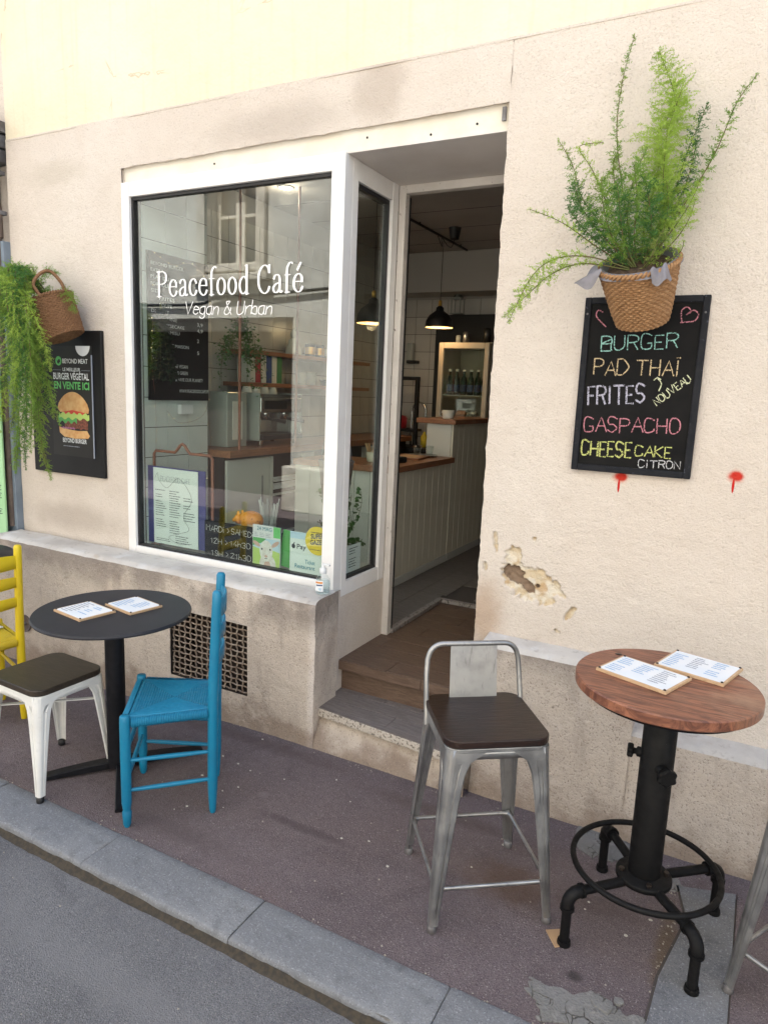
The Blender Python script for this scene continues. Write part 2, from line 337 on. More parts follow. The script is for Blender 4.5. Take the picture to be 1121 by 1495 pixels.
M['dkleaf'] = leafmat('dark needle green', (.012, .026, .012), (.02, .04, .016), (.008, .016, .008))

# ------------------------------------------------------------------ mesh helpers
class MB:
    def __init__(s): s.v = []; s.f = []; s.sm = []
    def add(s, vs, fs, smooth=False):
        n = len(s.v); s.v += [Vector(q) for q in vs]; s.f += [tuple(i+n for i in f) for f in fs]; s.sm += [smooth]*len(fs); return s
    def box(s, a, b, bev=0.0):
        x0, y0, z0 = (min(a[i], b[i]) for i in range(3)); x1, y1, z1 = (max(a[i], b[i]) for i in range(3))
        if bev <= 0:
            return s.add([(x0,y0,z0),(x1,y0,z0),(x1,y1,z0),(x0,y1,z0),(x0,y0,z1),(x1,y0,z1),(x1,y1,z1),(x0,y1,z1)],
                         [(0,3,2,1),(4,5,6,7),(0,1,5,4),(1,2,6,5),(2,3,7,6),(3,0,4,7)])
        m = bmesh.new(); bmesh.ops.create_cube(m, size=1)
        for v in m.verts: v.co = Vector(((x0+x1)/2+v.co.x*(x1-x0), (y0+y1)/2+v.co.y*(y1-y0), (z0+z1)/2+v.co.z*(z1-z0)))
        bmesh.ops.bevel(m, geom=m.edges[:], offset=bev, segments=2, affect='EDGES', profile=.5)
        return s.bm(m)
    def bm(s, m, smooth=False):
        m.verts.index_update()
        s.add([v.co.copy() for v in m.verts], [tuple(v.index for v in f.verts) for f in m.faces], smooth); m.free(); return s
    def obox(s, c, ax, ay, az, hx, hy, hz):
        c = Vector(c); P = [c+ax*hx*i+ay*hy*j+az*hz*k for k in (-1, 1) for j in (-1, 1) for i in (-1, 1)]
        return s.add(P, [(0,2,3,1),(4,5,7,6),(0,1,5,4),(1,3,7,5),(3,2,6,7),(2,0,4,6)])
    def beam(s, a, b, wd, h, upv=(0, 0, 1)):
        a = Vector(a); b = Vector(b); d = b-a; L = d.length; d.normalize(); side = d.cross(Vector(upv)).normalized(); u = side.cross(d)
        return s.obox((a+b)/2, d, side, u, L/2, wd/2, h/2)
    def tube(s, pts, r, n=10, closed=False, caps=True, smooth=True):
        pts = [Vector(p) for p in pts]; N = len(pts); rr = r if isinstance(r, (list, tuple)) else [r]*N
        base = len(s.v); prev = None; vs = []
        for i, p in enumerate(pts):
            if closed: t = pts[(i+1) % N]-pts[i-1]
            else: t = pts[min(i+1, N-1)]-pts[max(i-1, 0)]
            t.normalize()
            if prev is None:
                a = Vector((0, 0, 1)) if abs(t.z) < .9 else Vector((1, 0, 0)); u = (a-t*a.dot(t)).normalized()
            else: u = (prev-t*prev.dot(t)).normalized()
            prev = u; q = t.cross(u)
            vs += [p+(u*math.cos(2*math.pi*k/n)+q*math.sin(2*math.pi*k/n))*rr[i] for k in range(n)]
        fs = []
        for i in range(N if closed else N-1):
            j = (i+1) % N
            fs += [(i*n+k, i*n+(k+1) % n, j*n+(k+1) % n, j*n+k) for k in range(n)]
        s.add(vs, fs, smooth)
        if caps and not closed:
            s.add(vs[:n], [tuple(range(n-1, -1, -1))]); s.add(vs[-n:], [tuple(range(n))])
        return s
    def lathe(s, prof, n=32, c=(0, 0, 0), smooth=True, caps=True, hard=False):
        if hard:
            for k in range(len(prof)-1): s.lathe(prof[k:k+2], n, c, True, False)
            return s
        c = Vector(c); vs = [c+Vector((r*math.cos(2*math.pi*k/n), r*math.sin(2*math.pi*k/n), z)) for r, z in prof for k in range(n)]
        fs = [(i*n+k, i*n+(k+1) % n, (i+1)*n+(k+1) % n, (i+1)*n+k) for i in range(len(prof)-1) for k in range(n)]
        s.add(vs, fs, smooth)
        if caps:
            if prof[0][0] > 1e-4: s.add(vs[:n], [tuple(range(n-1, -1, -1))])
            if prof[-1][0] > 1e-4: s.add(vs[-n:], [tuple(range(n))])
        return s
    def prism(s, poly, z0, z1, bev=0.0, f=None):
        """polygon (x,y) raised from z0 to z1; f maps (x,y,z) to the place"""
        f = f or (lambda x, y, z: (x, y, z)); n = len(poly)
        cx = sum(p[0] for p in poly)/n; cy = sum(p[1] for p in poly)/n
        def ring(z, sh):
            out = []
            for x, y in poly:
                dx, dy = x-cx, y-cy; L = math.hypot(dx, dy) or 1
                out.append((x-dx/L*sh, y-dy/L*sh, z))
            return out
        if bev > 0: rings = [ring(z0, bev), ring(z0+bev, 0), ring(z1-bev, 0), ring(z1-bev*.3, bev*.3), ring(z1, bev)]
        else: rings = [ring(z0, 0), ring(z1, 0)]
        vs = [f(*p) for r_ in rings for p in r_]; k = len(rings)
        fs = [(i*n+j, i*n+(j+1) % n, (i+1)*n+(j+1) % n, (i+1)*n+j) for i in range(k-1) for j in range(n)]
        fs += [tuple(range(n-1, -1, -1)), tuple(range((k-1)*n, k*n))]
        return s.add(vs, fs)
    def grid(s, f, nu, nv, smooth=True):
        vs = [f(i/nu, j/nv) for j in range(nv+1) for i in range(nu+1)]
        fs = [(j*(nu+1)+i, j*(nu+1)+i+1, (j+1)*(nu+1)+i+1, (j+1)*(nu+1)+i) for j in range(nv) for i in range(nu)]
        return s.add(vs, fs, smooth)
    def xf(s, mtx): s.v = [mtx @ v for v in s.v]; return s
    def build(s, name, mat, parent=None, loc=None, **props):
        me = bpy.data.meshes.new(name); me.from_pydata([v[:] for v in s.v], [], s.f)
        me.polygons.foreach_set('use_smooth', s.sm); me.materials.append(mat); me.update()
        o = bpy.data.objects.new(name, me); col.objects.link(o)
        if parent: o.parent = parent
        if loc: o.location = loc
        for k, v in props.items(): o[k] = v
        return o
def inst(o, loc=None, rot=None, parent=None, scale=None):
    c = o.copy(); col.objects.link(c)
    if parent is not None: c.parent = parent
    if loc is not None: c.location = loc
    if rot is not None: c.rotation_euler = rot
    if scale is not None: c.scale = scale
    return c
def kids(o): return [c for c in bpy.data.objects if c.parent == o]
def thing(name, label, cat, loc=(0, 0, 0), rz=0.0, group=None):
    o = bpy.data.objects.new(name, None); col.objects.link(o); o.location = loc; o.rotation_euler = (0, 0, rz)
    o.empty_display_size = .05; o['label'] = label; o['category'] = cat
    if group: o['group'] = group
    return o
def tag(o, label, cat, group=None):
    o['label'] = label; o['category'] = cat
    if group: o['group'] = group
    return o
def copy_tree(o, loc, rz, label, parent=None):
    c = o.copy(); col.objects.link(c); c.location = loc; c.rotation_euler = (0, 0, rz); c['label'] = label
    for ch in kids(o):
        d = ch.copy(); col.objects.link(d); d.parent = c
        for g in kids(ch):
            e = g.copy(); col.objects.link(e); e.parent = d
    return c
def rsq(wd, d, r, n=5):
    out = []
    for cx, cy, a0 in ((wd/2-r, d/2-r, 0), (-wd/2+r, d/2-r, 90), (-wd/2+r, -d/2+r, 180), (wd/2-r, -d/2+r, 270)):
        out += [(cx+r*math.cos(R(a0+90*k/n)), cy+r*math.sin(R(a0+90*k/n))) for k in range(n+1)]
    return out
def smoothline(P, k=6):
    P = [Vector(p) for p in P]; out = []
    for i in range(len(P)-1):
        a, b, c, d = P[max(i-1, 0)], P[i], P[i+1], P[min(i+2, len(P)-1)]
        for t in range(k):
            t /= k; out.append(.5*((2*b)+(c-a)*t+(2*a-5*b+4*c-d)*t*t+(3*b-a-3*c+d)*t**3))
    out.append(P[-1]); return out

# ------------------------------------------------------------------ hand lettering
G = {}
for ln in """A 5|003860|1353
B 5|0008|~0838575404|~045653515000
C 5|~573818060210305152
D 5|0008|~0838656330 00
E 4|48080040|0434
F 4|480800|0434
G 5|~573818060210405153|335352
H 5|0800|5850|0454
I 2|1810
J 4|~4842311002
K 5|0800|580450
L 4|080040
M 6|0008346860
N 5|00085058
O 5|~28180602103052563828
P 5|0008|~083857553404
Q 5|~28180602103052563828|3250
R 5|0008|~083857553404|3450
S 5|~573818061434523020 01
T 6|0868|3830
U 5|~08021030 5258
V 6|083068
W 8|0820456088
X 5|0850|0058
Y 6|083468|3430
Z 5|08580050
0 5|~28180602103052563828
1 3|062820
2 5|~072848574600|0050
3 5|~0728485644 24|~244452402001
4 5|480252|4440
5 5|480805|~0535534120 01
6 5|~4818050210405244 24 03
7 5|085810
8 5|~2806245652301003055828
9 5|~5434162848565230 10
> 5|073401
. 2|1011
, 2|110a
: 2|1213|1617
- 4|1444
! 2|1813|1110
& 6|~6017284837021030 5254
/ 4|0048
a 4|~45250401203042|~4541 50
b 4|0900|~0325444140 20 01
c 4|~44251503 012041
d 4|~45250401203042|4940
e 4|~034344251503012041
f 4|~5948392820|0545
g 4|~4525040120 3042|~45404b2c 0b
h 4|0900|~03254440
i 2|1510|1718
k 4|0900|450340
l 2|1910
m 7|0500|~03253430|~33556460
n 4|0500|~03254440
o 4|~25040120304144 25
p 4|050c|~0325444130 01
r 3|0500|~032545
s 4|~443525150433 4230 10 01
t 4|~281120 41|0646
u 4|~0501204245|4540
v 4|052045
w 6|0510356065
y 4|0522|45220c
""".splitlines():
    hd, *st = ln.split('|'); ch, wd = hd[0], int(hd[1:])
    S = []
    for t in st:
        t = t.replace(' ', ''); smf = t.startswith('~'); t = t.lstrip('~')
        yy = lambda q: int(q) if q.isdigit() else -(ord(q)-96)
        S.append((smf, [(int(t[i]), yy(t[i+1])) for i in range(0, len(t)-1, 2)]))
    G[ch] = (wd, S)
ACC = {'É': ('E', [(2, 9), (4, 10.2)]), 'é': ('e', [(2, 6.6), (3.6, 8.4)]), 'Ï': ('I', [(.4, 9.3), (.7, 9.5)]), 'è': ('e', [(1, 8.4), (2.4, 6.6)]), 'ï': ('i', [(0, 7), (0, 7.1)])}
def layout(txt, gap=1.6, jit=0, rnd=None):
    x = 0; out = []
    for ch in txt:
        if ch == ' ': x += 4; continue
        b, ex = (ACC[ch] if ch in ACC else (ch, None))
        if b not in G: b = b.upper()
        if b not in G: x += 3; continue
        wd, S = G[b]; jy = (rnd.uniform(-jit, jit) if jit else 0); sc1 = 1+(rnd.uniform(-.06, .06) if jit else 0)
        for smf, P in S:
            Q = [(x+p[0], p[1]*sc1+jy) for p in P]
            out.append([(v.x, v.y) for v in smoothline([(a, b_, 0) for a, b_ in Q], 4)] if smf and len(Q) > 2 else Q)
        if ex: out.append([(x+ex[0][0], ex[0][1]+jy), (x+ex[1][0], ex[1][1]+jy)])
        if ch == 'Ï': out.append([(x+1.8, 9.5+jy), (x+2.1, 9.3+jy)])
        x += wd+gap
    return out, x-gap
def ribbon(mb, P, wx, wy, fn, k0=0):
    """stroke with an elliptical nib; fn maps (x, y, layer) to space"""
    n = len(P)
    if n < 2: return
    Lf = []; Rt = []
    for i in range(n):
        a = P[max(i-1, 0)]; b = P[min(i+1, n-1)]; dx, dy = b[0]-a[0], b[1]-a[1]; L = math.hypot(dx, dy) or 1
        nx, ny = -dy/L, dx/L; h = math.sqrt((wx*nx)**2+(wy*ny)**2)/2
        ex = 0
        if i == 0: ex = -1
        if i == n-1: ex = 1
        e = h*.6*ex
        cx, cy = P[i][0]+dx/L*e, P[i][1]+dy/L*e
        Lf.append((cx+nx*h, cy+ny*h)); Rt.append((cx-nx*h, cy-ny*h))
    mb.add([fn(p[0], p[1], k0) for p in Lf]+[fn(p[0], p[1], k0) for p in Rt], [(i, n+i, n+i+1, i+1) for i in range(n-1)])
def write(name, txt, o, ux, uy, width, height, mat, parent, pen=1.0, nrm=(0, -1, 0), lift=.0015, jit=0, seed=1, gap=1.6, penh=None, loc0=None, cap=8.0):
    """lettering laid on a surface: o = baseline start, ux/uy unit vectors, width of the line, height of a capital"""
    o = Vector(o); ux = Vector(ux).normalized(); uy = Vector(uy).normalized(); nrm = Vector(nrm)
    S, W_ = layout(txt, gap, jit, random.Random(seed)); sx = width/W_; sy = height/cap
    mb = MB(); off = Vector(loc0) if loc0 else Vector((0, 0, 0))
    pw = pen*sy
    for k, P in enumerate(S):
        Q = [(p[0]*sx, p[1]*sy) for p in P]
        ribbon(mb, Q, pw, (penh or pen)*sy, lambda x, y, kk: o+ux*x+uy*y+nrm*(lift+(kk % 7)*.00012)-off, k)
    return mb.build(name, mat, parent)
def scribble(name, o, ux, uy, wd, ht, rows, mat, parent, nrm=(0, -1, 0), seed=1, cols=1, lift=.0015, th=.35, off=(0, 0, 0)):
    """print too small to read: short word-length bars in lines"""
    rn = random.Random(seed); mb = MB(); o = Vector(o)-Vector(off); ux = Vector(ux).normalized(); uy = Vector(uy).normalized(); nrm = Vector(nrm)
    cw = wd/cols; rh = ht/rows
    for c in range(cols):
        for r_ in range(rows):
            if rn.random() < .14: continue
            x = c*cw; end = c*cw+cw*rn.uniform(.5, .9)
            while x < end:
                L = rn.uniform(.03, .09)*wd*(1 if cols < 3 else .8); L = min(L, end-x)
                y = -(r_+.5)*rh; hh = rh*th*.5*rn.uniform(.7, 1.2)
                b = o+nrm*lift
                mb.add([b+ux*x+uy*(y-hh), b+ux*(x+L)+uy*(y-hh), b+ux*(x+L)+uy*(y+hh), b+ux*x+uy*(y+hh)], [(0, 1, 2, 3)])
                x += L+.012*wd
    return mb.build(name, mat, parent)
def ftext(name, txt, o, ux, uy, width, height, mat, parent, nrm=(0, -1, 0), lift=.0015, off=(0, 0, 0), bold=0.0):
    cu = bpy.data.curves.new('t', 'FONT'); cu.body = txt; cu.size = 1; cu.offset = bold; cu.resolution_u = 3
    t = bpy.data.objects.new('t', cu); col.objects.link(t); dg = bpy.context.evaluated_depsgraph_get(); me = bpy.data.meshes.new_from_object(t.evaluated_get(dg))
    vs = [v.co.copy() for v in me.vertices]; fs = [tuple(p.vertices) for p in me.polygons]
    bpy.data.objects.remove(t); bpy.data.curves.remove(cu); bpy.data.meshes.remove(me)
    x0 = min(v.x for v in vs); x1 = max(v.x for v in vs); sx = width/(x1-x0); sy = height/.73
    o = Vector(o)-Vector(off); ux = Vector(ux).normalized(); uy = Vector(uy).normalized(); nrm = Vector(nrm)
    return MB().add([o+ux*(v.x-x0)*sx+uy*v.y*sy+nrm*lift for v in vs], fs).build(name, mat, parent)
X, Yv, Z = Vector((1, 0, 0)), Vector((0, 1, 0)), Vector((0, 0, 1))

# ------------------------------------------------------------------ ground
def nz(x, y, z=0.0): return mnoise.noise(Vector((x, y, z)))
def struct(o): o['kind'] = 'structure'; return o
def stuff(o): o['kind'] = 'stuff'; return o
struct(MB().box((-80, -60, -.5), (80, 60, -.08)).build('ground', M['road']))
struct(MB().grid(lambda u, v: (-30+60*u, -3.95+2.68*v, -.035+.004*nz(60*u*2, v*6)), 300, 40).build('road', M['road']))
def pavz(x, y):
    t = min(max((-1.9-x)/1.2, 0), 1)*min(max((y+.85)/.5, 0), 1)
    return -.05*t*t*(3-2*t) + .0015*nz(x*7, y*7)
mb = MB().grid(lambda u, v: (-4.6+7.6*u, -1.105+1.2*v, pavz(-4.6+7.6*u, -1.105+1.2*v)), 260, 46)
mb.box((-30, -1.105, -.08), (-4.6, 0, -.001)).box((3, -1.105, -.08), (30, 0, -.001))
pav = struct(mb.build('pavement', M['pav']))
mb = MB().box((-30, -1.284, -.10), (30, -1.09, -.004)); kerb = struct(mb.build('kerb', M['conc']))
for k in range(-9, 9):
    x0 = -1.905+.665*k
    rn = random.Random(k)
    dz = .004+rn.uniform(-.001, .002); L = .6615
    prof_ = [(.0, -.09), (.0, -.03), (.0, -.016), (.002, -.007), (.006, -.002), (.013, 0), (.05, .001), (.10, .0015), (.15, .001), (.183, 0), (.188, -.003), (.19, -.03)]
    def ks(u, v):
        i = min(int(v*11+1e-6), 10); t_ = v*11-i; y = prof_[i][0]*(1-t_)+prof_[i+1][0]*t_; z = prof_[i][1]*(1-t_)+prof_[i+1][1]*t_
        e = 1 if z > -.02 and y < .02 else .25; ed = min(u, 1-u); rd = max(0, 1-ed/.012)
        q = k*5.3+u*L; chip_ = max(0, nz(q*9, 2)+.5*nz(q*30, 4)-.12)*e
        return (u*L+.0012*nz(y*30, k), y+.0025*nz(q*12, z*30)*e+.010*chip_*(1 if y < .02 else 0), z+dz-.009*chip_-.004*rd*rd+.0016*nz(q*11, y*22))
    m = MB().grid(ks, 74, 11); m.add([ks(0, j/11) for j in range(12)], [tuple(range(12))]).add([ks(1, j/11) for j in range(12)], [tuple(range(11, -1, -1))])
    m.build('kerb_stone', M['kerb'], kerb, (x0, -1.292, 0))
def strip(u, v):
    x = -12+18*u; h = .5+.5*nz(x*5, 3)+.4*nz(x*23, 1)
    if v == 0: return (x, -1.308-.012*h, -.0345)
    if v == 1: return (x, -1.291, -.020+.008*h)
    return (x, -1.299-.005*h, -.030+.005*h*math.sin(v*3))
stuff(MB().grid(strip, 700, 3).build('gutter_dirt', M['gutterdirt']))
# stone slabs let into the pavement by the pub table
slabs = struct(MB().prism([(-.048, -.305), (-.008, -.47), (-.063, -.76), (-.083, -1.095), (.30, -1.095), (.30, -.25)], -.03, .0030).build('stone_paving', M['grout']))
for poly, mt in (([(-.04, -.31), (.0, -.47), (-.055, -.76), (-.075, -1.09), (.125, -1.09), (.135, -.62), (.14, -.25)], 'slab'),
                 ([(.131, -1.09), (.145, -.25), (.72, -.2), (.72, -1.09)], 'pav')):
    MB().prism(poly, -.03, .0068, .0025).build('paving_stone', M[mt], slabs)
def irregular(cx, cy, rx, ry, seed, z, amp=.3, n=40):
    return [(cx+rx*math.cos(a)*(1+amp*nz(math.cos(a)*1.7+seed, math.sin(a)*1.7)+amp*.4*nz(math.cos(a)*6+seed, math.sin(a)*6)),
             cy+ry*math.sin(a)*(1+amp*nz(math.cos(a)*1.7+seed, math.sin(a)*1.7+5)+amp*.4*nz(math.cos(a)*6, math.sin(a)*6+seed))) for a in [2*math.pi*k/n for k in range(n)]]
# broken concrete: cracked lumps each with its own edge
rn = random.Random(5); mb = MB()
mb.prism(irregular(-.205, -1.0, .15, .085, 2, 0, .6, 90), -.02, .0045, .002)
stuffm = mb
for k in range(5):
    x = rn.uniform(-.36, -.07); y = rn.uniform(-1.07, -.90)
    if ((x+.205)/.16)**2+((y+1.0)/.1)**2 > 1.1 or (abs(x+.25) < .035 and abs(y+1.02) < .03): continue
    r_ = rn.uniform(.018, .036); mb.prism(irregular(x, y, r_, r_*.8, k*3.1, 0, .5, 11), .0, rn.uniform(.006, .011), .002)
stuff(mb.build('broken_concrete', M['conc'])); 
stuff(MB().prism(irregular(-.33, -.20, .085, .10, 4, 0, .6, 80), -.01, .0035, .001).prism(irregular(-.13, -.30, .10, .06, 7, 0, .5), -.01, .003, .001).prism(irregular(-.22, -.25, .05, .06, 9, 0, .5), -.01, .0042, .001).build('concrete_patch', M['conc']))
mb = MB(); rn = random.Random(8)
for k in range(260):
    if k < 70: x, y = rn.uniform(-.075, -.03), rn.uniform(-1.0, -.33)
    elif k < 130: x = rn.uniform(-3, 0); y = -1.096+rn.gauss(0, .006)
    elif k < 190: x = rn.uniform(-3, .3); y = -.205+rn.gauss(-.01, .012)
    else: x, y = rn.uniform(-3, .5), rn.uniform(-2.0, -.3)
    r_ = rn.uniform(.0015, .0045); z = pavz(x, y) if y > -1.1 else (.004 if y > -1.29 else -.034)
    mb.add([(x-r_, y, z), (x, y-r_, z), (x+r_, y, z), (x, y+r_, z), (x, y, z+r_*1.1)], [(0, 1, 4), (1, 2, 4), (2, 3, 4), (3, 0, 4)])
stuff(mb.build('grit', flat('grit', (.30, .27, .23), .9)))
mb = MB(); rn = random.Random(18)
for k in range(30):
    x, y = rn.uniform(-2.2, .1), rn.uniform(-1.0, -.25); r_ = rn.uniform(.003, .007)
    mb.prism(irregular(x, y, r_, r_*.7, k, 0, .5, 8), pavz(x, y), pavz(x, y)+.0025)
stuff(mb.build('paper_scraps', flat('scrap', (.5, .48, .43), .9)))

# ------------------------------------------------------------------ café building
cafe = thing('cafe_building', 'cream and beige plastered café building with white framed shop window and recessed doorway', 'building')
RX = 7.0
def wav(x, z): return .0045*nz(x*2.2, z*2.2)+.002*nz(x*7, z*7, 3)
MB().box((-4.0, .004, 3.02), (RX, .30, 8.2)).build('upper_wall', M['cream'], cafe)
# roof, back, party walls and floor slab: they close the room and throw the street's shade
mb = MB().box((-4.0, .30, 8.0), (RX, 7.2, 8.2)).box((-4.0, .31, 3.2), (RX, 7.0, 3.4)).box((-4.0, 7.0, -.05), (RX, 7.2, 8.2))
mb.box((-4.0, .31, .0), (-3.45, 7.0, 8.0)).box((RX-.3, .31, 0), (RX, 7.0, 8.0)).build('structure_walls', M['iwall'], cafe)
# cores behind the render
mb = MB().box((-4.0, .014, 0), (-3.066, .30, 3.02)).box((-3.066, .014, 2.80), (-.965, .30, 3.02)).box((-.965, .05, 0), (RX, .52, 3.02)).box((-.964, .008, .35), (-.958, .05, 3.0))
mb.box((-3.066, .002, 0), (-1.76, .30, .70)).box((-1.69, .10, 0), (-.966, .35, .15)).build('wall_core', M['stucco'], cafe)

CH = []
def ell(px, py, rx, ry, rot=0, deep=0): p = aty(px, py); CH.append((p.x, p.z, rx, ry, R(rot), deep))
ell(775, 853, .128, .070, -14); ell(750, 833, .045, .04, 20); ell(748, 812, .032, .045, -5); ell(831, 897, .014, .034, -30)
ell(723, 788, .010, .045, 8); ell(708, 826, .008, .02, 10); ell(780, 787, .008, .008, 0); ell(812, 922, .012, .006, -30)
ell(748, 838, .044, .038, -20, 1); ell(768, 857, .040, .022, -35, 1); ell(783, 857, .010, .008, 0, 1); ell(757, 872, .0, .0, 0)
def chip(x, z):
    b = d = 0.0
    for cx, cz, rx, rz_, rt, dp in CH:
        if rx <= 0: continue
        dx, dz = x-cx, z-cz; u = (dx*math.cos(rt)+dz*math.sin(rt))/rx; v = (-dx*math.sin(rt)+dz*math.cos(rt))/rz_
        q = math.hypot(u, v)+.32*nz(x*22, z*22)+.26*nz(x*60, z*60)
        s_ = min(max((1.06-q)/.12, 0), 1)
        if dp: d = max(d, s_)
        else: b = max(b, s_)
    return b, d
PX0, PX1, PZ0, PZ1 = -.965, -.525, .70, 1.12
def damaged(u, v):
    x = PX0+(PX1-PX0)*u; z = PZ0+(PZ1-PZ0)*v; b, d = chip(x, z)
    y = wav(x, z) + b*(.013+.004*nz(x*40, z*40)) + d*(.020+.010*nz(x*50, z*50, 4))
    if u == 0: x += .006*nz(z*14, 2)+.003*nz(z*50, 1)
    return (x, y, z)
NU, NV = 110, 105
mb = MB().grid(damaged, NU, NV)
o = mb.build('damaged_plaster', M['stucco'], cafe)
for nm, k in (('bare', 0), ('deep', 1)):
    at_ = o.data.attributes.new(nm, 'FLOAT', 'POINT'); at_.data.foreach_set('value', [chip(v.x, v.z)[k] for v in mb.v])
def sheet(mb, x0, x1, z0, z1, nu, nv, ragl=False):
    def f(u, v):
        x = x0+(x1-x0)*u; z = z0+(z1-z0)*v
        if ragl and u == 0: x += .006*nz(z*14, 2)+.003*nz(z*50, 1)
        return (x, wav(x, z), z)
    mb.grid(f, nu, nv)
mb = MB()
sheet(mb, -4.0, -3.064, .70, 3.022, 30, 70)
sheet(mb, PX0, PX1, PZ1, 3.022, 12, 120, True); sheet(mb, PX0, PX1, .42, PZ0, 12, 18, True); sheet(mb, PX1, RX, .30, 3.022, 160, 70)
def over(u, v):
    x = -3.064+(2.099)*u
    crack = 2.772+.022*u+.007*nz(x*4, 1)+.004*nz(x*19, 2)
    if v == 0: return (x, .021, crack+.004)
    if v == .5: return (x, wav(x, crack)-.001, crack)
    return (x, wav(x, 3.022), 3.022)
mb.grid(over, 240, 2, False)
mb.box((-4.0, -.001, 3.012), (RX, .006, 3.022))
mb.build('lower_wall', M['stucco'], cafe)
# ivory band above window and door; its lower edge is the head of the opening
def band(u, v):
    x = -3.064+2.099*u
    return (x, .020, 2.698+.12*v)
MB().grid(band, 40, 4).box((-3.066, .022, 2.699), (-.965, .30, 2.80)).build('lintel', M['band'], cafe)
MB().box((-.996, .010, 2.735), (-.980, .0195, 2.785)).build('bracket', M['zinc'], cafe)
for x, z in ((-1.60, 2.75), (-2.45, 2.735), (-1.30, 2.725), (-1.1, 2.74)):
    MB().prism([(x+.005*math.cos(a*math.pi/4), z+.005*math.sin(a*math.pi/4)) for a in range(8)], 0, .0015, f=lambda a, b, c: (a, .0195-c, b)).build('drill_hole', M['dark'], cafe)
# soffit and jamb of the recess
MB().box((-1.69, .012, 2.695), (-.966, .54, 2.699)).box((-1.69, .30, 2.6995), (-.965, .56, 3.2)).build('soffit', M['soffit'], cafe)

# plinth left, with its limewashed ledge and the vent opening
GX0, GX1, GZ0, GZ1 = -2.558, -2.050, .165, .530
xs = sorted(set([-4.0+.045*k for k in range(53)]+[GX0, GX1, -1.66]))
xs = [x for x in xs if x <= -1.66]
prof = [(-.02, .729), (-.06, .728), (-.12, .727), (-.165, .725), (-.188, .718), (-.199, .705), (-.202, .68), (-.202, .63), (-.202, .58), (-.201, GZ1), (-.2, .45), (-.2, .37), (-.2, .29), (-.2, .22), (-.2, GZ0), (-.199, .10), (-.198, .04), (-.198, -.06)]
def plv(x, y, z):
    e = max(0, min(1, (z-.70)/.02)) if y < -.15 else 0
    return (x+ (.004*nz(z*9, 5) if x > -1.67 else 0), y+.006*nz(x*3, z*3)+.003*nz(x*13, z*13)+.005*nz(x*30, 7)*e, z+(.004*nz(x*5, y*8)+.003*nz(x*24, y*20))*(1 if z > .69 else 0))
def plgrid(rows, name, mat):
    vs = [plv(x, *p) for p in rows for x in xs]; n = len(xs); fs = []
    for j in range(len(rows)-1):
        for i in range(n-1):
            if rows[j][1] <= GZ1+1e-6 and rows[j+1][1] >= GZ0-1e-6 and xs[i] >= GX0-1e-6 and xs[i+1] <= GX1+1e-6: continue
            fs.append((j*n+i, (j+1)*n+i, (j+1)*n+i+1, j*n+i+1))
    return MB().add(vs, fs, True).build(name, mat, cafe)
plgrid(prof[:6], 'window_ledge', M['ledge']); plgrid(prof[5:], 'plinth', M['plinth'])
yz = [(a, b) for a, b in prof]
mb = MB().add([plv(-1.66, a, b) for a, b in prof]+[(-1.66, .0, -.06), (-1.66, 0, .726)], [tuple(range(len(prof)+1, -1, -1))])
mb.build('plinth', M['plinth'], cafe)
# side wall under the side window
mb = MB().grid(lambda u, v: (-1.688-.012*0+.003*nz(u*4, v*4), -.01+.525*u, .14+.535*v), 14, 14)
mb.box((-1.80, .0, .0), (-1.692, .52, .672)).box((-1.75, -.015, .0), (-1.662, -.002, .7105)).box((-1.75, -.0019, .60), (-1.6885, .0635, .7115)).build('recess_wall', M['stucco'], cafe)
# ventilation opening
gr = MB().box((GX0-.01, -.185, GZ0-.01), (GX0, .0, GZ1+.01)).box((GX1, -.185, GZ0-.01), (GX1+.01, .0, GZ1+.01)).box((GX0, -.185, GZ1), (GX1, 0, GZ1+.01)).box((GX0, -.185, GZ0-.01), (GX1, 0, GZ0)).box((GX0-.01, -.02, GZ0-.01), (GX1+.01, -.005, GZ1+.01)).build('vent_opening', flat('dark brown recess', (.05, .035, .028), .95, c2=(.02, .015, .012), sc_=12), cafe)  # lining of the opening, mottled near-black brown
NC, NR = 13, 12
for i in range(NC+1):
    x = GX0+.006+(GX1-GX0-.012)*i/NC
    pts = [(x+.0015*math.sin(k*2.1+i), -.178+.0045*math.cos(math.pi*(k/3+i)), GZ0+(GZ1-GZ0)*k/(NR*3)) for k in range(NR*3+1)]
    MB().tube(pts, .0042, 6).build('wire', M['rust'], gr)
for j in range(NR+1):
    z = GZ0+.006+(GZ1-GZ0-.012)*j/NR
    pts = [(GX0+(GX1-GX0)*k/(NC*3), -.178-.0045*math.cos(math.pi*(k/3+j)), z) for k in range(NC*3+1)]
    MB().tube(pts, .0042, 6).build('wire', M['rust'], gr)
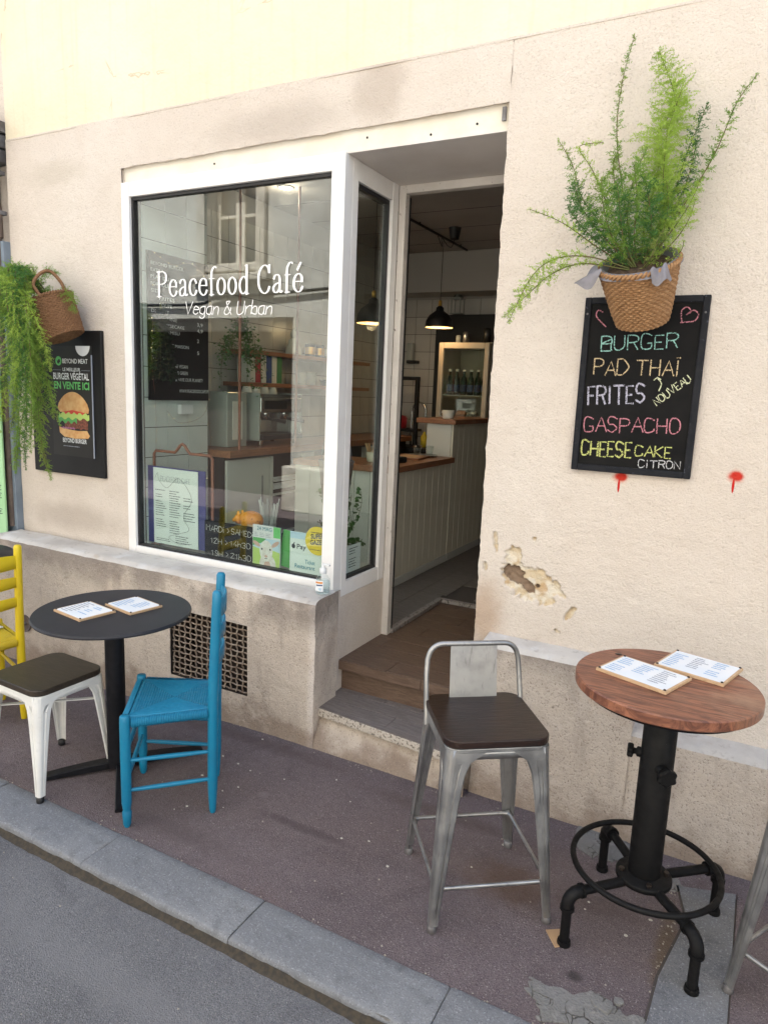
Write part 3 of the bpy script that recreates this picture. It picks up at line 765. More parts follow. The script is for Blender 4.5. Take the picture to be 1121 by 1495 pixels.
# plinth right: two heights with a sloping limewashed top
def rplinth(x0, x1, zt, endl, nm='plinth'):
    pr_ = [(.0, zt), (-.045, zt-.006), (-.088, zt-.014), (-.104, zt-.03), (-.108, zt-.08), (-.118, zt*.55), (-.135, .10), (-.145, -.05)]
    def f(u, v):
        x = x0+(x1-x0)*u; i = min(int(v*(len(pr_)-1)+1e-6), len(pr_)-2); t = v*(len(pr_)-1)-i
        y = pr_[i][0]*(1-t)+pr_[i+1][0]*t; z = pr_[i][1]*(1-t)+pr_[i+1][1]*t
        if u < .02 and endl: x += (zt-z)*.0+max(0, -y-.03)*.0
        return (x, y+.006*nz(x*3, z*3)+.003*nz(x*13, z*13), z+.004*nz(x*6, y*9))
    N = len(pr_)-1
    nu = int((x1-x0)/.04)+2
    mb1 = MB().grid(lambda u, v: f(u, v*3/N), nu, 6); mb1.build('plinth_top', M['ledge'], cafe)
    mb2 = MB().grid(lambda u, v: f(u, (3+v*(N-3))/N), nu, 16)
    if endl: mb2.add([f(0, k/N) for k in range(N+1)]+[(x0, 0, -.05)], [tuple(range(N+1, -1, -1))])
    mb2.add([f(1, k/N) for k in range(N+1)]+[(x1, 0, -.05)], [tuple(range(N+2))])
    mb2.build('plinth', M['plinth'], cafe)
rplinth(-.895, -.27, .678, True); rplinth(-.27, RX, .447, True)

# steps ---------------------------------------------------------------
st = MB().grid(lambda u, v: (-1.70+.80*u, (-.150-.075*u+.036)*max(0, 1-v*1.6)-.197*min(1, v*1.6)+.003*nz(u*9, v*4), .149-.2*v), 20, 6).box((-1.70, -.13, -.05), (-.90, .14, .147)).box((-1.70, .105, .14), (-.94, .60, .318)).build('front_steps', M['plinth'], cafe)
def yf(x): return -.150-.075*min(max((x+1.70)/.80, 0), 1)
pts = [(-1.698, -.12), (-1.692, -.142), (-1.67, -.153)]+[(x, yf(x)) for x in (-1.6, -1.4, -1.2, -1.0, -.93)]+[(-.905, yf(-.93)), (-.905, .02), (-.96, .02), (-.96, .14), (-1.698, .14)]
MB().prism(pts, .148, .186, .003).build('step_slab', M['terrazzo'], st)
def plank(x0, x1, y0, y1, z, th, mat, nm='tile', p=st):
    c = ((x0+x1)/2, (y0+y1)/2, z)
    MB().box((-(x1-x0)/2+.0012, -(y1-y0)/2+.0012, -th), ((x1-x0)/2-.0012, (y1-y0)/2-.0012, 0), .0012).build(nm, mat, p, c)
for r_, (y0, y1, cuts) in enumerate(((-.142, -.045, (-1.692, -1.30, -.905)), (-.045, .055, (-1.692, -1.12, -.962)), (.055, .138, (-1.692, -1.42, -.962)))):
    for a, b in zip(cuts, cuts[1:]): plank(a, b, y0, y1, .1905, .005, M['tileg'])
MB().prism([(-1.692, -.141), (-1.66, -.150), (-1.30, yf(-1.3)+.002), (-1.30, -.1425), (-1.69, -.1425)], .1862, .1903).build('tile', M['tileg'], st)
MB().prism([(-1.2985, -.1425), (-1.2985, yf(-1.3)+.002), (-.907, yf(-.93)+.002), (-.907, -.1425)], .1862, .1903).build('tile', M['tileg'], st)
for a, b in ((-1.688, -1.20), (-1.20, -.962)): # riser and nosing
    MB().box((a+.001, .098, .19), (b-.001, .106, .30)).build('tile', M['riser'], st)
for a, b in ((-1.70, -1.235), (-1.235, -.962)):
    MB().box((a+.001, .064, .300), (b-.001, .106, .3445), .0015).build('tile', M['riser'], st)
land = MB().box((-1.70, .07, .31), (-.94, 1.30, .344)).build('landing', M['grout'], cafe)
for r_ in range(9):
    y0 = .066+.137*r_; y1 = min(y0+.137, 1.27); off = (-1.42, -1.1, -1.6, -1.25, -1.5, -1.15, -1.38, -1.2, -1.5)[r_]
    for a, b in ((-1.70, off), (off, -.93)): plank(a, b, y0, y1, .3500, .005, M['tileb'], 'tile', land)
    if y1 >= 1.27: break
fl = struct(MB().box((-3.45, .30, -.04), (-1.70, 7, .366)).box((-1.70, 1.285, -.04), (RX-.3, 7, .366)).box((-.945, .53, -.04), (RX-.3, 1.28, .366)).build('shop_floor', M['grout']))
for i in range(6):
    for j in range(9):
        x0 = -2.03+.19*i; y0 = .45+.60*j-(.3 if i % 2 else 0)
        if i < 2 or y0 > 1.2:
            x1 = min(x0+.19, -1.675 if y0 < 1.2 else 5)
            if x1-x0 > .02: plank(x0, x1, max(y0, .56), y0+.6, .370, .004, M['tileg'], 'floor_tile', fl)
MB().box((-1.675, .56, .35), (-1.640, 1.285, .3735), .002).box((-1.64, 1.25, .35), (-.94, 1.285, .3735), .002).build('threshold_strip', paint('scuffed threshold', (.30, .27, .25), (.06, .045, .04), .5, .56), cafe)

# shop window -----------------------------------------------------------
WX0, WX1, WZ0, WZ1 = -3.064, -1.690, .712, 2.699
mb = MB().box((WX0, -.006, WZ0), (WX0+.055, .07, WZ1), .003).box((WX1-.070, -.006, WZ0), (WX1, .064, WZ1), .003)
mb.box((WX0+.055, -.004, WZ1-.072), (WX1-.070, .07, WZ1), .003).box((WX0+.055, -.004, WZ0), (WX1-.070, .07, WZ0+.048), .003)
win = mb.build('shop_window', M['white'], cafe)
gx0, gx1, gz0, gz1 = WX0+.055, WX1-.070, WZ0+.048, WZ1-.072
g = .011
MB().box((gx0, .012, gz0), (gx0+g+.004, .045, gz1)).box((gx1-g+.006, .012, gz0), (gx1, .045, gz1)).box((gx0+g+.004, .012, gz1-g-.004), (gx1-g+.006, .045, gz1)).box((gx0+g+.004, .012, gz0), (gx1-g+.006, .045, gz0+g)).build('gasket', M['gasket'], win)
MB().box((gx0+.004, .026, gz0+.004), (gx1-.004, .032, gz1-.004)).build('glass_pane', M['clearg'], win)
# serif lettering on the glass
TS = {}
def serif(ch, wd, S, bars): TS[ch] = (wd, S, bars)
serif('P', 5.6, [[(1.3, 0), (1.3, 8)], [(1.3, 7.85), (3.2, 7.9), (4.5, 7.2), (4.8, 6), (4.4, 4.7), (3.1, 4.0), (1.4, 3.95)]], [(.3, 2.6, 0.12), (.3, 1.6, 7.88)])
serif('e', 4.4, [[(.7, 3.05), (3.7, 3.05)], [(3.7, 3.05), (3.5, 4.5), (2.3, 5.2), (1.1, 4.4), (.6, 2.7), (.9, 1.1), (2.2, .1), (3.3, .5), (3.9, 1.5)]], [])
serif('a', 4.4, [[(.8, 4.1), (1.4, 5.0), (2.4, 5.15), (3.1, 4.4), (3.2, 3), (3.2, .8), (3.6, .15), (4.2, .5)], [(3.2, 3.0), (1.6, 2.5), (.7, 1.5), (1.1, .3), (2.2, .2), (3.2, 1.3)]], [])
serif('c', 4.1, [[(3.6, 3.9), (3.0, 4.9), (2.1, 5.2), (1.0, 4.3), (.6, 2.6), (1.0, .9), (2.2, .1), (3.2, .6), (3.7, 1.5)]], [])
serif('f', 3.1, [[(1.3, 0), (1.3, 6), (1.7, 7.7), (2.6, 8.5), (3.4, 8.2)]], [(.4, 2.5, .12), (.4, 2.6, 5.0)])
serif('o', 4.5, [[(2.2, 5.2), (1.0, 4.3), (.6, 2.6), (1.0, .9), (2.2, .05), (3.4, .9), (3.8, 2.6), (3.4, 4.3), (2.2, 5.2)]], [])
serif('d', 4.7, [[(3.5, 8.4), (3.5, 0)], [(3.5, 4.2), (2.4, 5.15), (1.1, 4.3), (.6, 2.6), (1.0, .9), (2.1, .1), (3.5, 1.0)]], [(2.7, 3.4, 8.3), (3.5, 4.4, .12)])
serif('C', 5.8, [[(5.0, 6.2), (4.5, 7.4), (3.3, 8.1), (1.9, 7.5), (.9, 5.8), (.7, 4), (.9, 2.2), (1.9, .6), (3.3, 0), (4.5, .6), (5.1, 1.8)], [(5.0, 8.0), (5.0, 6.0)]], [])
serif('é', 4.4, TS['e'][1]+[[(1.9, 6.3), (3.1, 8.2)]], [])
serif(' ', 2.4, [], [])
word = 'Peacefood Café'; W_ = sum(TS[c][0]+.25 for c in word)
p0 = Vector((-2.852, .0255, 2.122)); LW = -1.913+2.852; sx = LW/W_; sy = .128/8
mb = MB(); x = 0; k = 0
fnn = lambda a, b, kk: p0+X*a+Z*b+Vector((0, -.0008-(kk % 9)*.00012, 0))
for chh in word:
    wd, S, bars = TS[chh]
    for P in S:
        Q = smoothline([(a, b, 0) for a, b in P], 4) if len(P) > 2 else [Vector((a, b, 0)) for a, b in P]
        ribbon(mb, [((x+q.x)*sx, q.y*sy) for q in Q], .0135, .0045, fnn, k); k += 1
    for a, b, yv in bars: ribbon(mb, [((x+a)*sx, yv*sy), ((x+b)*sx, yv*sy)], .0045, .0045, fnn, k); k += 1
    x += wd+.25
mb.build('lettering', M['vinyl'], win)
for wd_, x_, w_ in (('Vegan', 0, .222), ('&', .262, .045), ('Urban', .342, .211)):
    write('lettering', wd_, (-2.655+x_, .0255, 2.032-.012*x_), X+Z*-.012, Z+X*.16, w_, .062, M['vinyl'], win, pen=.62, lift=.0008, jit=.25, seed=3)
# side window: plane x = -1.69
mb = MB().box((-1.745, .064, .672), (-1.690, .115, 2.696), .003).box((-1.745, .452, .672), (-1.690, .512, 2.696), .003)
mb.box((-1.744, .115, 2.610), (-1.692, .452, 2.696), .003).box((-1.744, .115, .672), (-1.692, .452, .745), .003)
sw = mb.build('side_window', M['white'], cafe)
MB().box((-1.735, .115, .745), (-1.708, .126, 2.610)).box((-1.735, .430, .745), (-1.708, .452, 2.610)).box((-1.735, .126, 2.590), (-1.708, .430, 2.610)).box((-1.735, .126, .745), (-1.708, .430, .760)).build('gasket', M['gasket'], sw)
MB().box((-1.724, .12, .75), (-1.718, .448, 2.605)).build('glass_pane', M['clearg'], sw)
# door frame in the depth of the recess; the leaf stands open inside
mb = MB().box((-1.690, .514, .350), (-1.652, .56, 2.694), .003).box((-1.652, .512, 2.655), (-.966, .56, 2.694), .003)
df = mb.build('door_frame', M['doorw'], cafe)
MB().box((-1.70, .562, .37), (-1.655, .585, 2.65), .002).build('door_stop', M['gasket'], df)

# interior shell ----------------------------------------------------------
CZ = 3.0; LX = -3.30; BY = 3.75
iw = MB().box((LX-.1, .30, .30), (LX, BY+.1, 3.2)).box((LX, BY, .30), (.8, BY+.1, 3.2)).box((.7, .52, .3), (.8, BY, 3.2)).box((LX, .30, CZ), (.8, BY, 3.2)).box((-3.30, .07, .30), (-3.066, .30, 3.2)).build('room_walls', M['iwall'], cafe)
MB().box((-3.29, .31, 2.985), (.69, BY-.01, 2.998)).build('ceiling', M['ceil'], cafe)
mb = MB()
for k in range(7): mb.box((-3.28, .6+.5*k, 2.9835), (.68, .604+.5*k, 2.985))
mb.build('ceiling_joint', M['blackw'], cafe)
MB().box((-3.20, 3.42, 2.62), (.69, BY-.01, 2.98)).build('bulkhead', M['iwall'], cafe)
MB().box((-3.066, .072, 1.0), (-3.005, .575, 2.98)).box((-3.30, .30, .35), (-3.005, .575, 1.0)).box((-3.30, .53, 1.0), (-3.005, .575, 2.98)).build('wall_pier', M['iwall'], cafe)
def tiles(name, n, base, mat, org, ux, uy, s, skip=None):
    w_ = MB().obox(org+ux*(n[0]*s/2)+uy*(n[1]*s/2)-base*.004, ux, uy, base, n[0]*s/2, n[1]*s/2, .002).build(name, M['grout'], cafe)
    t0 = MB().obox((0, 0, 0), ux, uy, base, s/2-.0022, s/2-.0022, .003).build('wall_tile', mat, w_)
    t0.location = org+ux*s*.5+uy*s*.5
    for i in range(n[0]):
        for j in range(n[1]):
            if (i or j) and not (skip and skip(i, j)): inst(t0, org+ux*s*(i+.5)+uy*s*(j+.5))
    return w_
tiles('pier_tiling', (3, 13), X, M['wtile'], Vector((-3.000, .068, .75)), Yv, Z, .169)
tiles('left_wall_tiling', (18, 9), X, M['wtiled'], Vector((LX+.006, .60, 1.28)), Yv, Z, .17)
tiles('back_wall_tiling', (17, 10), -Yv, M['wtiled'], Vector((LX+.02, BY-.006, .9)), X, Z, .17)
# window bay shelf inside
MB().box((-3.0, .075, .70), (-1.75, .50, .745), .004).box((-3.0, .49, .366), (-1.75, .51, .72)).build('window_shelf', M['panelw'], cafe)

# ------------------------------------------------------------------ street furniture of the café
def tolix(name, label, loc, rz, H, half, seat, mleg, mseat, back=False, rung=None, group=None, rot_rungs=True):
    """pressed sheet stool: half = half foot spacing, seat = seat width, H = top of seat"""
    t = thing(name, label, 'stool' if not back else 'bar stool', loc, rz, group)
    zt = H-.028; sh = seat/2-.004
    for sx in (-1, 1):
        for sy in (-1, 1):
            mb = MB(); rows = []; NS = 14
            for i in range(NS+1):
                q = i/NS; z = zt-.004-(zt-.03)*q
                cx = sh+(half-sh)*q; r_ = .030*(1-q)+.011*q
                a = .026+.040*(1-q)**1.1+.07*math.exp(-q*22)
                a = max(a, r_+.008); th = .0035; ring = []
                for k in range(6): # outer skin, round the corner
                    an = R(90*k/5); ring.append((cx-r_+r_*math.cos(an), cx-r_+r_*math.sin(an)))
                mid = [(cx-.0035, cx-a*.55), (cx-.0008, cx-a*.45)]
                outer = [(cx, cx-a), (cx, cx-a*.72), (cx-.0035*(1 if .08 < q < .93 else 0), cx-a*.66), (cx-.0035*(1 if .08 < q < .93 else 0), cx-a*.5), (cx, cx-r_-.002)]+ring+[(cx-r_-.002, cx), (cx-a*.5, cx-.0035*(1 if .08 < q < .93 else 0)), (cx-a*.66, cx-.0035*(1 if .08 < q < .93 else 0)), (cx-a*.72, cx), (cx-a, cx)]
                inner = [(p[0]-th*1.2, p[1]-th*1.2) for p in outer[::-1]]
                inner = [(min(p[0], cx-th), min(p[1], cx-th)) for p in inner]
                rows.append([(p[0]*sx, p[1]*sy, z) for p in outer+inner])
            n = len(rows[0]); vs = [v for r2 in rows for v in r2]
            fs = [(i*n+k, i*n+(k+1) % n, (i+1)*n+(k+1) % n, (i+1)*n+k) for i in range(NS) for k in range(n)]
            mb.add(vs, fs, False); mb.add(rows[-1], [tuple(range(n))]); mb.add(rows[0], [tuple(range(n))])
            lg = mb.build('leg', mleg, t)
            MB().lathe([(.0145, .0), (.0155, .003), (.0150, .022), (.012, .024)], 14, ((half-.012)*sx, (half-.012)*sy, .0005)).build('foot_cap', M['gasket'] if not back else M['zinc'], lg)
    # apron: top frame with a turned down edge and arched corners
    mb = MB()
    for k in range(4):
        m4 = Matrix.Rotation(k*math.pi/2, 4, 'Z'); prof = []
        n = 20; vs = []; L = sh-.02
        for i in range(n+1):
            x = -L+2*L*i/n; e = (abs(x)/L); dep = .034+.045*max(0, e-.62)**2/.145
            vs += [m4 @ Vector((x, sh-.0005, zt-.002)), m4 @ Vector((x, sh+.0015+.0*dep, zt-dep)), m4 @ Vector((x, sh-.0025, zt-dep-.001)), m4 @ Vector((x, sh-.004, zt-.002))]
        fs = [(i*4+a, i*4+(a+1) % 4, i*4+4+(a+1) % 4, i*4+4+a) for i in range(n) for a in range(4)]
        mb.add(vs, fs, True)
    mb.prism(rsq(2*sh+.004, 2*sh+.004, .045, 6), zt-.012, zt+.0015, .002)
    mb.build('apron', mleg, t)
    MB().prism(rsq(seat, seat, .052, 7), zt+.002, H, .004).build('seat', mseat, t)
    if rung:
        zr, = (rung,); q = 1-(zr-.03)/(zt-.03); c = sh+(half-sh)*q-.012
        for k in range(4):
            m4 = Matrix.Rotation(k*math.pi/2, 4, 'Z')
            P = [(-c, c-.006, zr), (-c*.86, c, zr), (c*.86, c, zr), (c, c-.006, zr)]
            b = MB().tube([m4 @ Vector(p) for p in P], [.011, .0065, .0065, .011], 9)
            b.v = [Vector((v.x, v.y, zr+(v.z-zr)*1.15)) for v in b.v]; b.build('rung', mleg, t)
    else:
        mb = MB(); zc = zt-.11; c = half*.86
        mb.beam((-c, -c, zc), (c, c, zc), .018, .004).beam((-c, c, zc-.0045), (c, -c, zc-.0045), .018, .004); mb.build('cross_brace', mleg, t)
    if back:
        hx = sh-.002; P = [(-hx, sh-.06, zt-.05), (-hx-.004, sh-.03, zt+.01), (-hx-.004, sh+.006, zt+.13)]
        top = zt+.215
        side = [(-hx-.004, sh-.055, zt-.055), (-hx-.004, sh-.045, zt+.0), (-hx-.002, sh-.012, zt+.11), (-hx+.002, sh-.002, zt+.16)]
        arc = [(-hx+.006+.05*(1-math.cos(R(a))), sh+.0, zt+.165+.05*math.sin(R(a))) for a in range(15, 91, 15)]
        half_ = side+arc; full = half_+[(-p[0], p[1], p[2]) for p in half_[::-1]]
        MB().tube(full, .0092, 12).build('back_rail', mleg, t)
        w0, w1 = .086, .080
        zb, z1 = zt+.022, zt+.212
        poly = [(-w0, zb-.02), (w0, zb-.02), (w1+.004, z1-.004), (-w1-.004, z1-.004)]
        bp = MB().prism(poly, 0, .003, f=lambda a, b, c: (a, sh-.030+.028*(b-zb)/(z1-zb)+c, b)).build('back_plate', mleg, t)
        for sx in (-1, 1): MB().lathe([(.004, 0), (.004, .003), (.001, .0045)], 10).xf(Matrix.Translation((sx*(hx+.014), sh-.045, zt-.012)) @ Matrix.Rotation(R(90)*sx, 4, 'Y')).build('bolt', M['screw'], t)
    return t
bs = tolix('bar_stool', 'grey metal bar stool with low back and dark wooden seat before the doorway step', (-.672, -.676, 0), R(36.8), .635, .203, .345, M['steel'], M['seatdk'], True, .145, group='grey metal bar stools')
copy_tree(bs, (.388, -.640, .004), R(241), 'grey metal bar stool cut off by the right edge, beside the round wooden table')
tolix('low_stool', 'low white metal stool with brown wooden seat beside the black bistro table', (-2.50, -.958, .002), R(-2), .462, .178, .325, M['whitem'], M['seatbr'])

def rush_chair(name, label, loc, rz, paintm, rushm):
    t = thing(name, label, 'chair', loc, rz)
    FW, BW, D2 = .190, .132, .157; SH = .448
    fl = [(-FW, -D2), (FW, -D2)]; bk = [(BW, D2), (-BW, D2)]
    for x, y in fl:
        MB().lathe([(.010, 0), (.0145, .012), (.0165, .04), (.0175, .062), (.0135, .070), (.0155, .078), (.0185, .10), (.0195, .30), (.0195, SH-.018), (.0185, SH+.002), (.016, SH+.006), (.0, SH+.007)], 18, (x, y, 0)).build('leg', paintm, t)
    for x, y in bk:
        pr = [(.010, 0), (.013, .01), (.0165, .06), (.0195, .13), (.020, .5), (.0185, .86), (.0180, .905), (.013, .914), (.0, .916)]
        pts = [(x, y+.018*max(0, (z-.45))/.45-.01*0, z) for r_, z in pr]
        MB().tube(pts, [max(r_, .0008) for r_, z in pr], 18).build('leg', paintm, t)
    def rg(a, b, z, z2=None, r_=.0085):
        a = Vector((a[0], a[1], z)); b = Vector((b[0], b[1], z2 or z)); P = [a+(b-a)*k/6 for k in range(7)]
        MB().tube(P, [r_*.75, r_*.95, r_*1.05, r_*1.1, r_*1.05, r_*.95, r_*.75], 10).build('rung', paintm, t)
    for sgn in (0, 1):
        f, b = (fl[0], bk[1]) if sgn == 0 else (fl[1], bk[0])
        rg(f, b, .150, .145); rg(f, b, .272, .262)
    rg(fl[0], fl[1], .185); rg(fl[0], fl[1], .30); rg(bk[0], bk[1], .215)
    for zc, hh in ((.835, .040), (.735, .032), (.635, .030)):
        def sl(u, v):
            x = -BW+2*BW*u; bow = .030*math.sin(math.pi*u); yy = D2+.018*(zc-.45)/.45+bow
            return (x, yy+(.004 if v > .5 else -.004), 0)
        mb = MB(); n = 14; vs = []
        for i in range(n+1):
            u = i/n; x = -BW+2*BW*u; bow = .028*math.sin(math.pi*u); yy = D2+.018*(zc-.45)/.45+bow; hh2 = hh*(.72+.28*math.sin(math.pi*u))
            for (dy, dz) in ((-.004, -hh*.85), (.004, -hh*.85), (.0045, 0), (.004, hh2-.003), (0, hh2), (-.004, hh2-.003), (-.0045, 0)): vs.append((x, yy+dy, zc+dz))
        fs = [(i*7+a, i*7+(a+1) % 7, i*7+7+(a+1) % 7, i*7+7+a) for i in range(n) for a in range(7)]
        mb.add(vs, fs, True); mb.build('slat', paintm, t)
    # woven rush seat: four wedges of cords meeting in the middle, wrapped over the rails
    def rush(u, v):
        b = 1-v; hw = (FW-.004)*b+(BW+.004)*(1-b); y = -D2+2*D2*v; x = -hw+2*hw*u
        du, dv = min(u, 1-u), min(v, 1-v); e = min(du, dv); cordcount = 34
        if du < dv: ridge = abs(math.sin(dv*0+du*cordcount*math.pi))
        else: ridge = abs(math.sin(dv*cordcount*math.pi))
        edge = max(0, 1-e/.07); z = SH-.004+.0030*ridge-.022*edge**2.2-.010*math.sin(math.pi*u)*math.sin(math.pi*v)
        swell = .006*edge
        if u in (0, 1): x += swell*(1 if u else -1)
        if v in (0, 1): y += swell*(1 if v else -1)
        return (x+.0012*nz(x*40, y*40), y, z+.0012*nz(x*70, y*70))
    def cordpos(N): return [0]+[(i+.5)/(N) for i in range(N)]+[1]
    N = 132
    mb = MB().grid(rush, N, N)
    rim = [rush(i/40, 0) for i in range(41)]+[rush(1, i/40) for i in range(1, 41)]+[rush(1-i/40, 1) for i in range(1, 41)]+[rush(0, 1-i/40) for i in range(1, 40)]
    cx = Vector((0, 0, 0)); n = len(rim); low = [Vector((p[0]*.96, p[1]*.96, SH-.042)) for p in rim]
    mb.add([Vector(p) for p in rim]+low, [(i, (i+1) % n, n+(i+1) % n, n+i) for i in range(n)], True); mb.add(low, [tuple(range(n))])
    mb.build('seat', rushm, t)
    # wrapped cords along the edges
    mb = MB()
    for (a, b) in ((fl[0], fl[1]), (fl[1], bk[0]), (bk[0], bk[1]), (bk[1], fl[0])):
        a = Vector((*a, SH-.024)); b = Vector((*b, SH-.024)); d = b-a; L = d.length; d.normalize(); o_ = Vector((d.y, -d.x, 0))
        k = int((L-.036)/.0062)
        for i in range(k):
            c = a+d*(.022+(i+.5)*(L-.044)/k); ring = [c+o_*(.015*math.cos(q)+.002)+Z*(.017*math.sin(q)) for q in [R(x_) for x_ in (120, 70, 25, -20, -65, -110)]]
            mb.tube(ring, .0034, 4, caps=False)
    stuff(mb.build('wrapped_cord', rushm, t))
    return t
rush_chair('rush_chair', 'turquoise blue ladder-back chair with woven rush seat', (-1.925, -.812, 0), R(-52), M['blue'], M['bluer'])
YC = Vector((-.72, .69, 0)); 
rush_chair('rush_chair', 'yellow ladder-back chair with rush seat, cut off at the left edge', (-3.225, -.815, -.03), R(-96), M['yellow'], M['yellowr'])

# black bistro table
t = thing('bistro_table', 'small round black bistro table with a single column and four flat feet', 'table', (-2.277, -.800, -.004))
MB().lathe([(.0, .713), (.300, .713), (.314, .716), (.317, .722), (.314, .729), (.313, .7305), (0, .7305)], 96, hard=True).build('tabletop', M['tabtop'], t)
MB().lathe([(.0395, .03), (.0395, .70)], 40).lathe([(.060, .695), (.060, .701)], 24).beam((-.17, 0, .704), (.17, 0, .704), .04, .016).beam((0, -.17, .7045), (0, .17, .7045), .04, .016).build('column', M['blackm'], t)
MB().box((-.10, -.18, .695), (-.085, -.15, .713)).build('catch', M['blackm'], t)
for k, ang in enumerate((R(-132+2), R(-43), R(57), R(137))):
    mb = MB(); n = 10; vs = []
    for i in range(n+1):
        q = i/n; r_ = .02+.325*q; w_ = .027-.004*q; zt = .052-.030*q**1.6; zb = .012+.010*(1-q)-.005*q
        vs += [(r_, -w_, zb), (r_, w_, zb), (r_, w_, zt-.004), (r_, w_-.004, zt), (r_, -w_+.004, zt), (r_, -w_, zt-.004)]
    mb.add(vs, [(i*6+a, i*6+(a+1) % 6, i*6+6+(a+1) % 6, i*6+6+a) for i in range(n) for a in range(6)]+[tuple(range(n*6, n*6+6)), tuple(range(6))])
    mb.box((.315, -.020, .0), (.343, .020, .012), .002)
    mb.xf(Matrix.Translation((.005, .025, 0)) @ Matrix.Rotation(ang, 4, 'Z')).build('foot', M['blackm'], t)
# industrial table
t = thing('pub_table', 'round worn wood table on a black iron column with pipe feet and a foot ring', 'table', (-.140, -.575, 0))
PT = .848
ttop = MB().lathe([(.0, PT-.034), (.262, PT-.034), (.2665, PT-.030), (.267, PT-.004), (.264, PT), (0, PT)], 96, hard=True).build('tabletop', M['pubwood'], t)
MB().lathe([(0, PT-.050), (.240, PT-.050), (.248, PT-.0345), (0, PT-.0345)], 72, hard=True).build('top_plate', M['blackm'], t)
MB().lathe([(.0, 0), (.010, .0), (.011, .001), (0, .0012)], 14, (-.165, .145, PT)).build('knot', M['screw'], ttop)
MB().lathe([(.050, .20), (.050, .74), (.046, .745), (.046, .798)], 44).build('column', M['pipem'], t)
MB().tube([(-.075, -.02, PT-.05), (-.080, -.045, PT-.075), (-.06, -.06, PT-.08), (-.05, -.05, PT-.05)], .001, 5).build('wire_loop', M['zinc'], t)
fl_ = MB().lathe([(0, .175), (.083, .175), (.086, .179), (.086, .190), (.082, .194), (.060, .1945), (.055, .200), (.050, .2005)], 44).build('flange', M['pipem'], t)
for k in range(4):
    a = R(20+90*k); b0 = MB().prism([(.009*math.cos(q*math.pi/3), .009*math.sin(q*math.pi/3)) for q in range(6)], .194, .204, .001); b0.v = [v+Vector((.069*math.cos(a), .069*math.sin(a), 0)) for v in b0.v]; b0.build('bolt', M['screw'], fl_)
def knob(d, z, s=1):
    ax = Vector(d).normalized(); q = ax.to_track_quat('Z', 'Y').to_matrix().to_4x4()
    prof = [(.020, .0), (.020, .020), (.012, .024), (.012, .032), (.026, .036)]
    mb = MB().lathe(prof, 20); n = 36; vs = []
    for z_, rr in ((.034, .024), (.038, .030), (.052, .030), (.057, .025)):
        vs += [((rr-.0028*(1+math.cos(6*2*math.pi*k/n)))*math.cos(2*math.pi*k/n), (rr-.0028*(1+math.cos(6*2*math.pi*k/n)))*math.sin(2*math.pi*k/n), z_) for k in range(n)]
    mb.add(vs, [(i*n+k, i*n+(k+1) % n, (i+1)*n+(k+1) % n, (i+1)*n+k) for i in range(3) for k in range(n)]+[tuple(range(3*n, 4*n))])
    mb.xf(Matrix.Translation(ax*.044+Vector((0, 0, z))) @ q @ Matrix.Scale(s, 4)).build('knob', M['pipem'], t)
knob((.42, -.9, 0), .578); knob((-.95, -.1, 0), .60, .8)
MB().tube([(.222*math.cos(2*math.pi*k/64), .222*math.sin(2*math.pi*k/64), .222) for k in range(64)], .0095, 12, closed=True).build('foot_ring', M['pipem'], t)
for k, (fx, fy) in enumerate(((-.332, -.777), (.035, -.771), (.075, -.391), (-.294, -.358))):
    d = Vector((fx+.14, fy+.575, 0)); L = d.length; d.normalize(); zc = .178
    P = [d*.05+Z*zc, d*(L-.035)+Z*zc]; P += [d*(L-.035+.035*math.sin(R(a)))+Z*(zc-.035*(1-math.cos(R(a)))) for a in (20, 45, 70, 90)]; P += [d*L+Z*.02]
    zz = .0072 if k == 1 or k == 2 else .001
    P[-1] = d*L+Z*(zz+.012)
    lg = MB().tube(P, .0150, 16).build('leg', M['pipem'], t)
    el = [P[1]-d*.012]+P[1:6]+[P[5]-Z*.014]
    mb = MB().tube(el, .0195, 16)
    for c, ax in ((P[1]-d*.012, d), (P[5]-Z*.014, Z)):
        mb.tube([c-ax*.005, c+ax*.005], .0225, 16)
    mb.build('elbow', M['pipem'], lg)
    MB().tube([d*L+Z*zz, d*L+Z*(zz+.004), d*L+Z*(zz+.016)], [.021, .0215, .0195], 16).build('foot_cap', M['pipem'], lg)
    MB().box((-.001, -.001, -.001), (.001, .001, .001))
cb = MB().prism([(-.395, -.752), (-.352, -.806), (-.318, -.778), (-.352, -.722)], .0005, .0045).build('cardboard_wedge', M['cardboard']); cb['label'] = 'scrap of brown cardboard wedged under one foot of the wooden table'; cb['category'] = 'cardboard'
cb.location.z = -.004+.0036

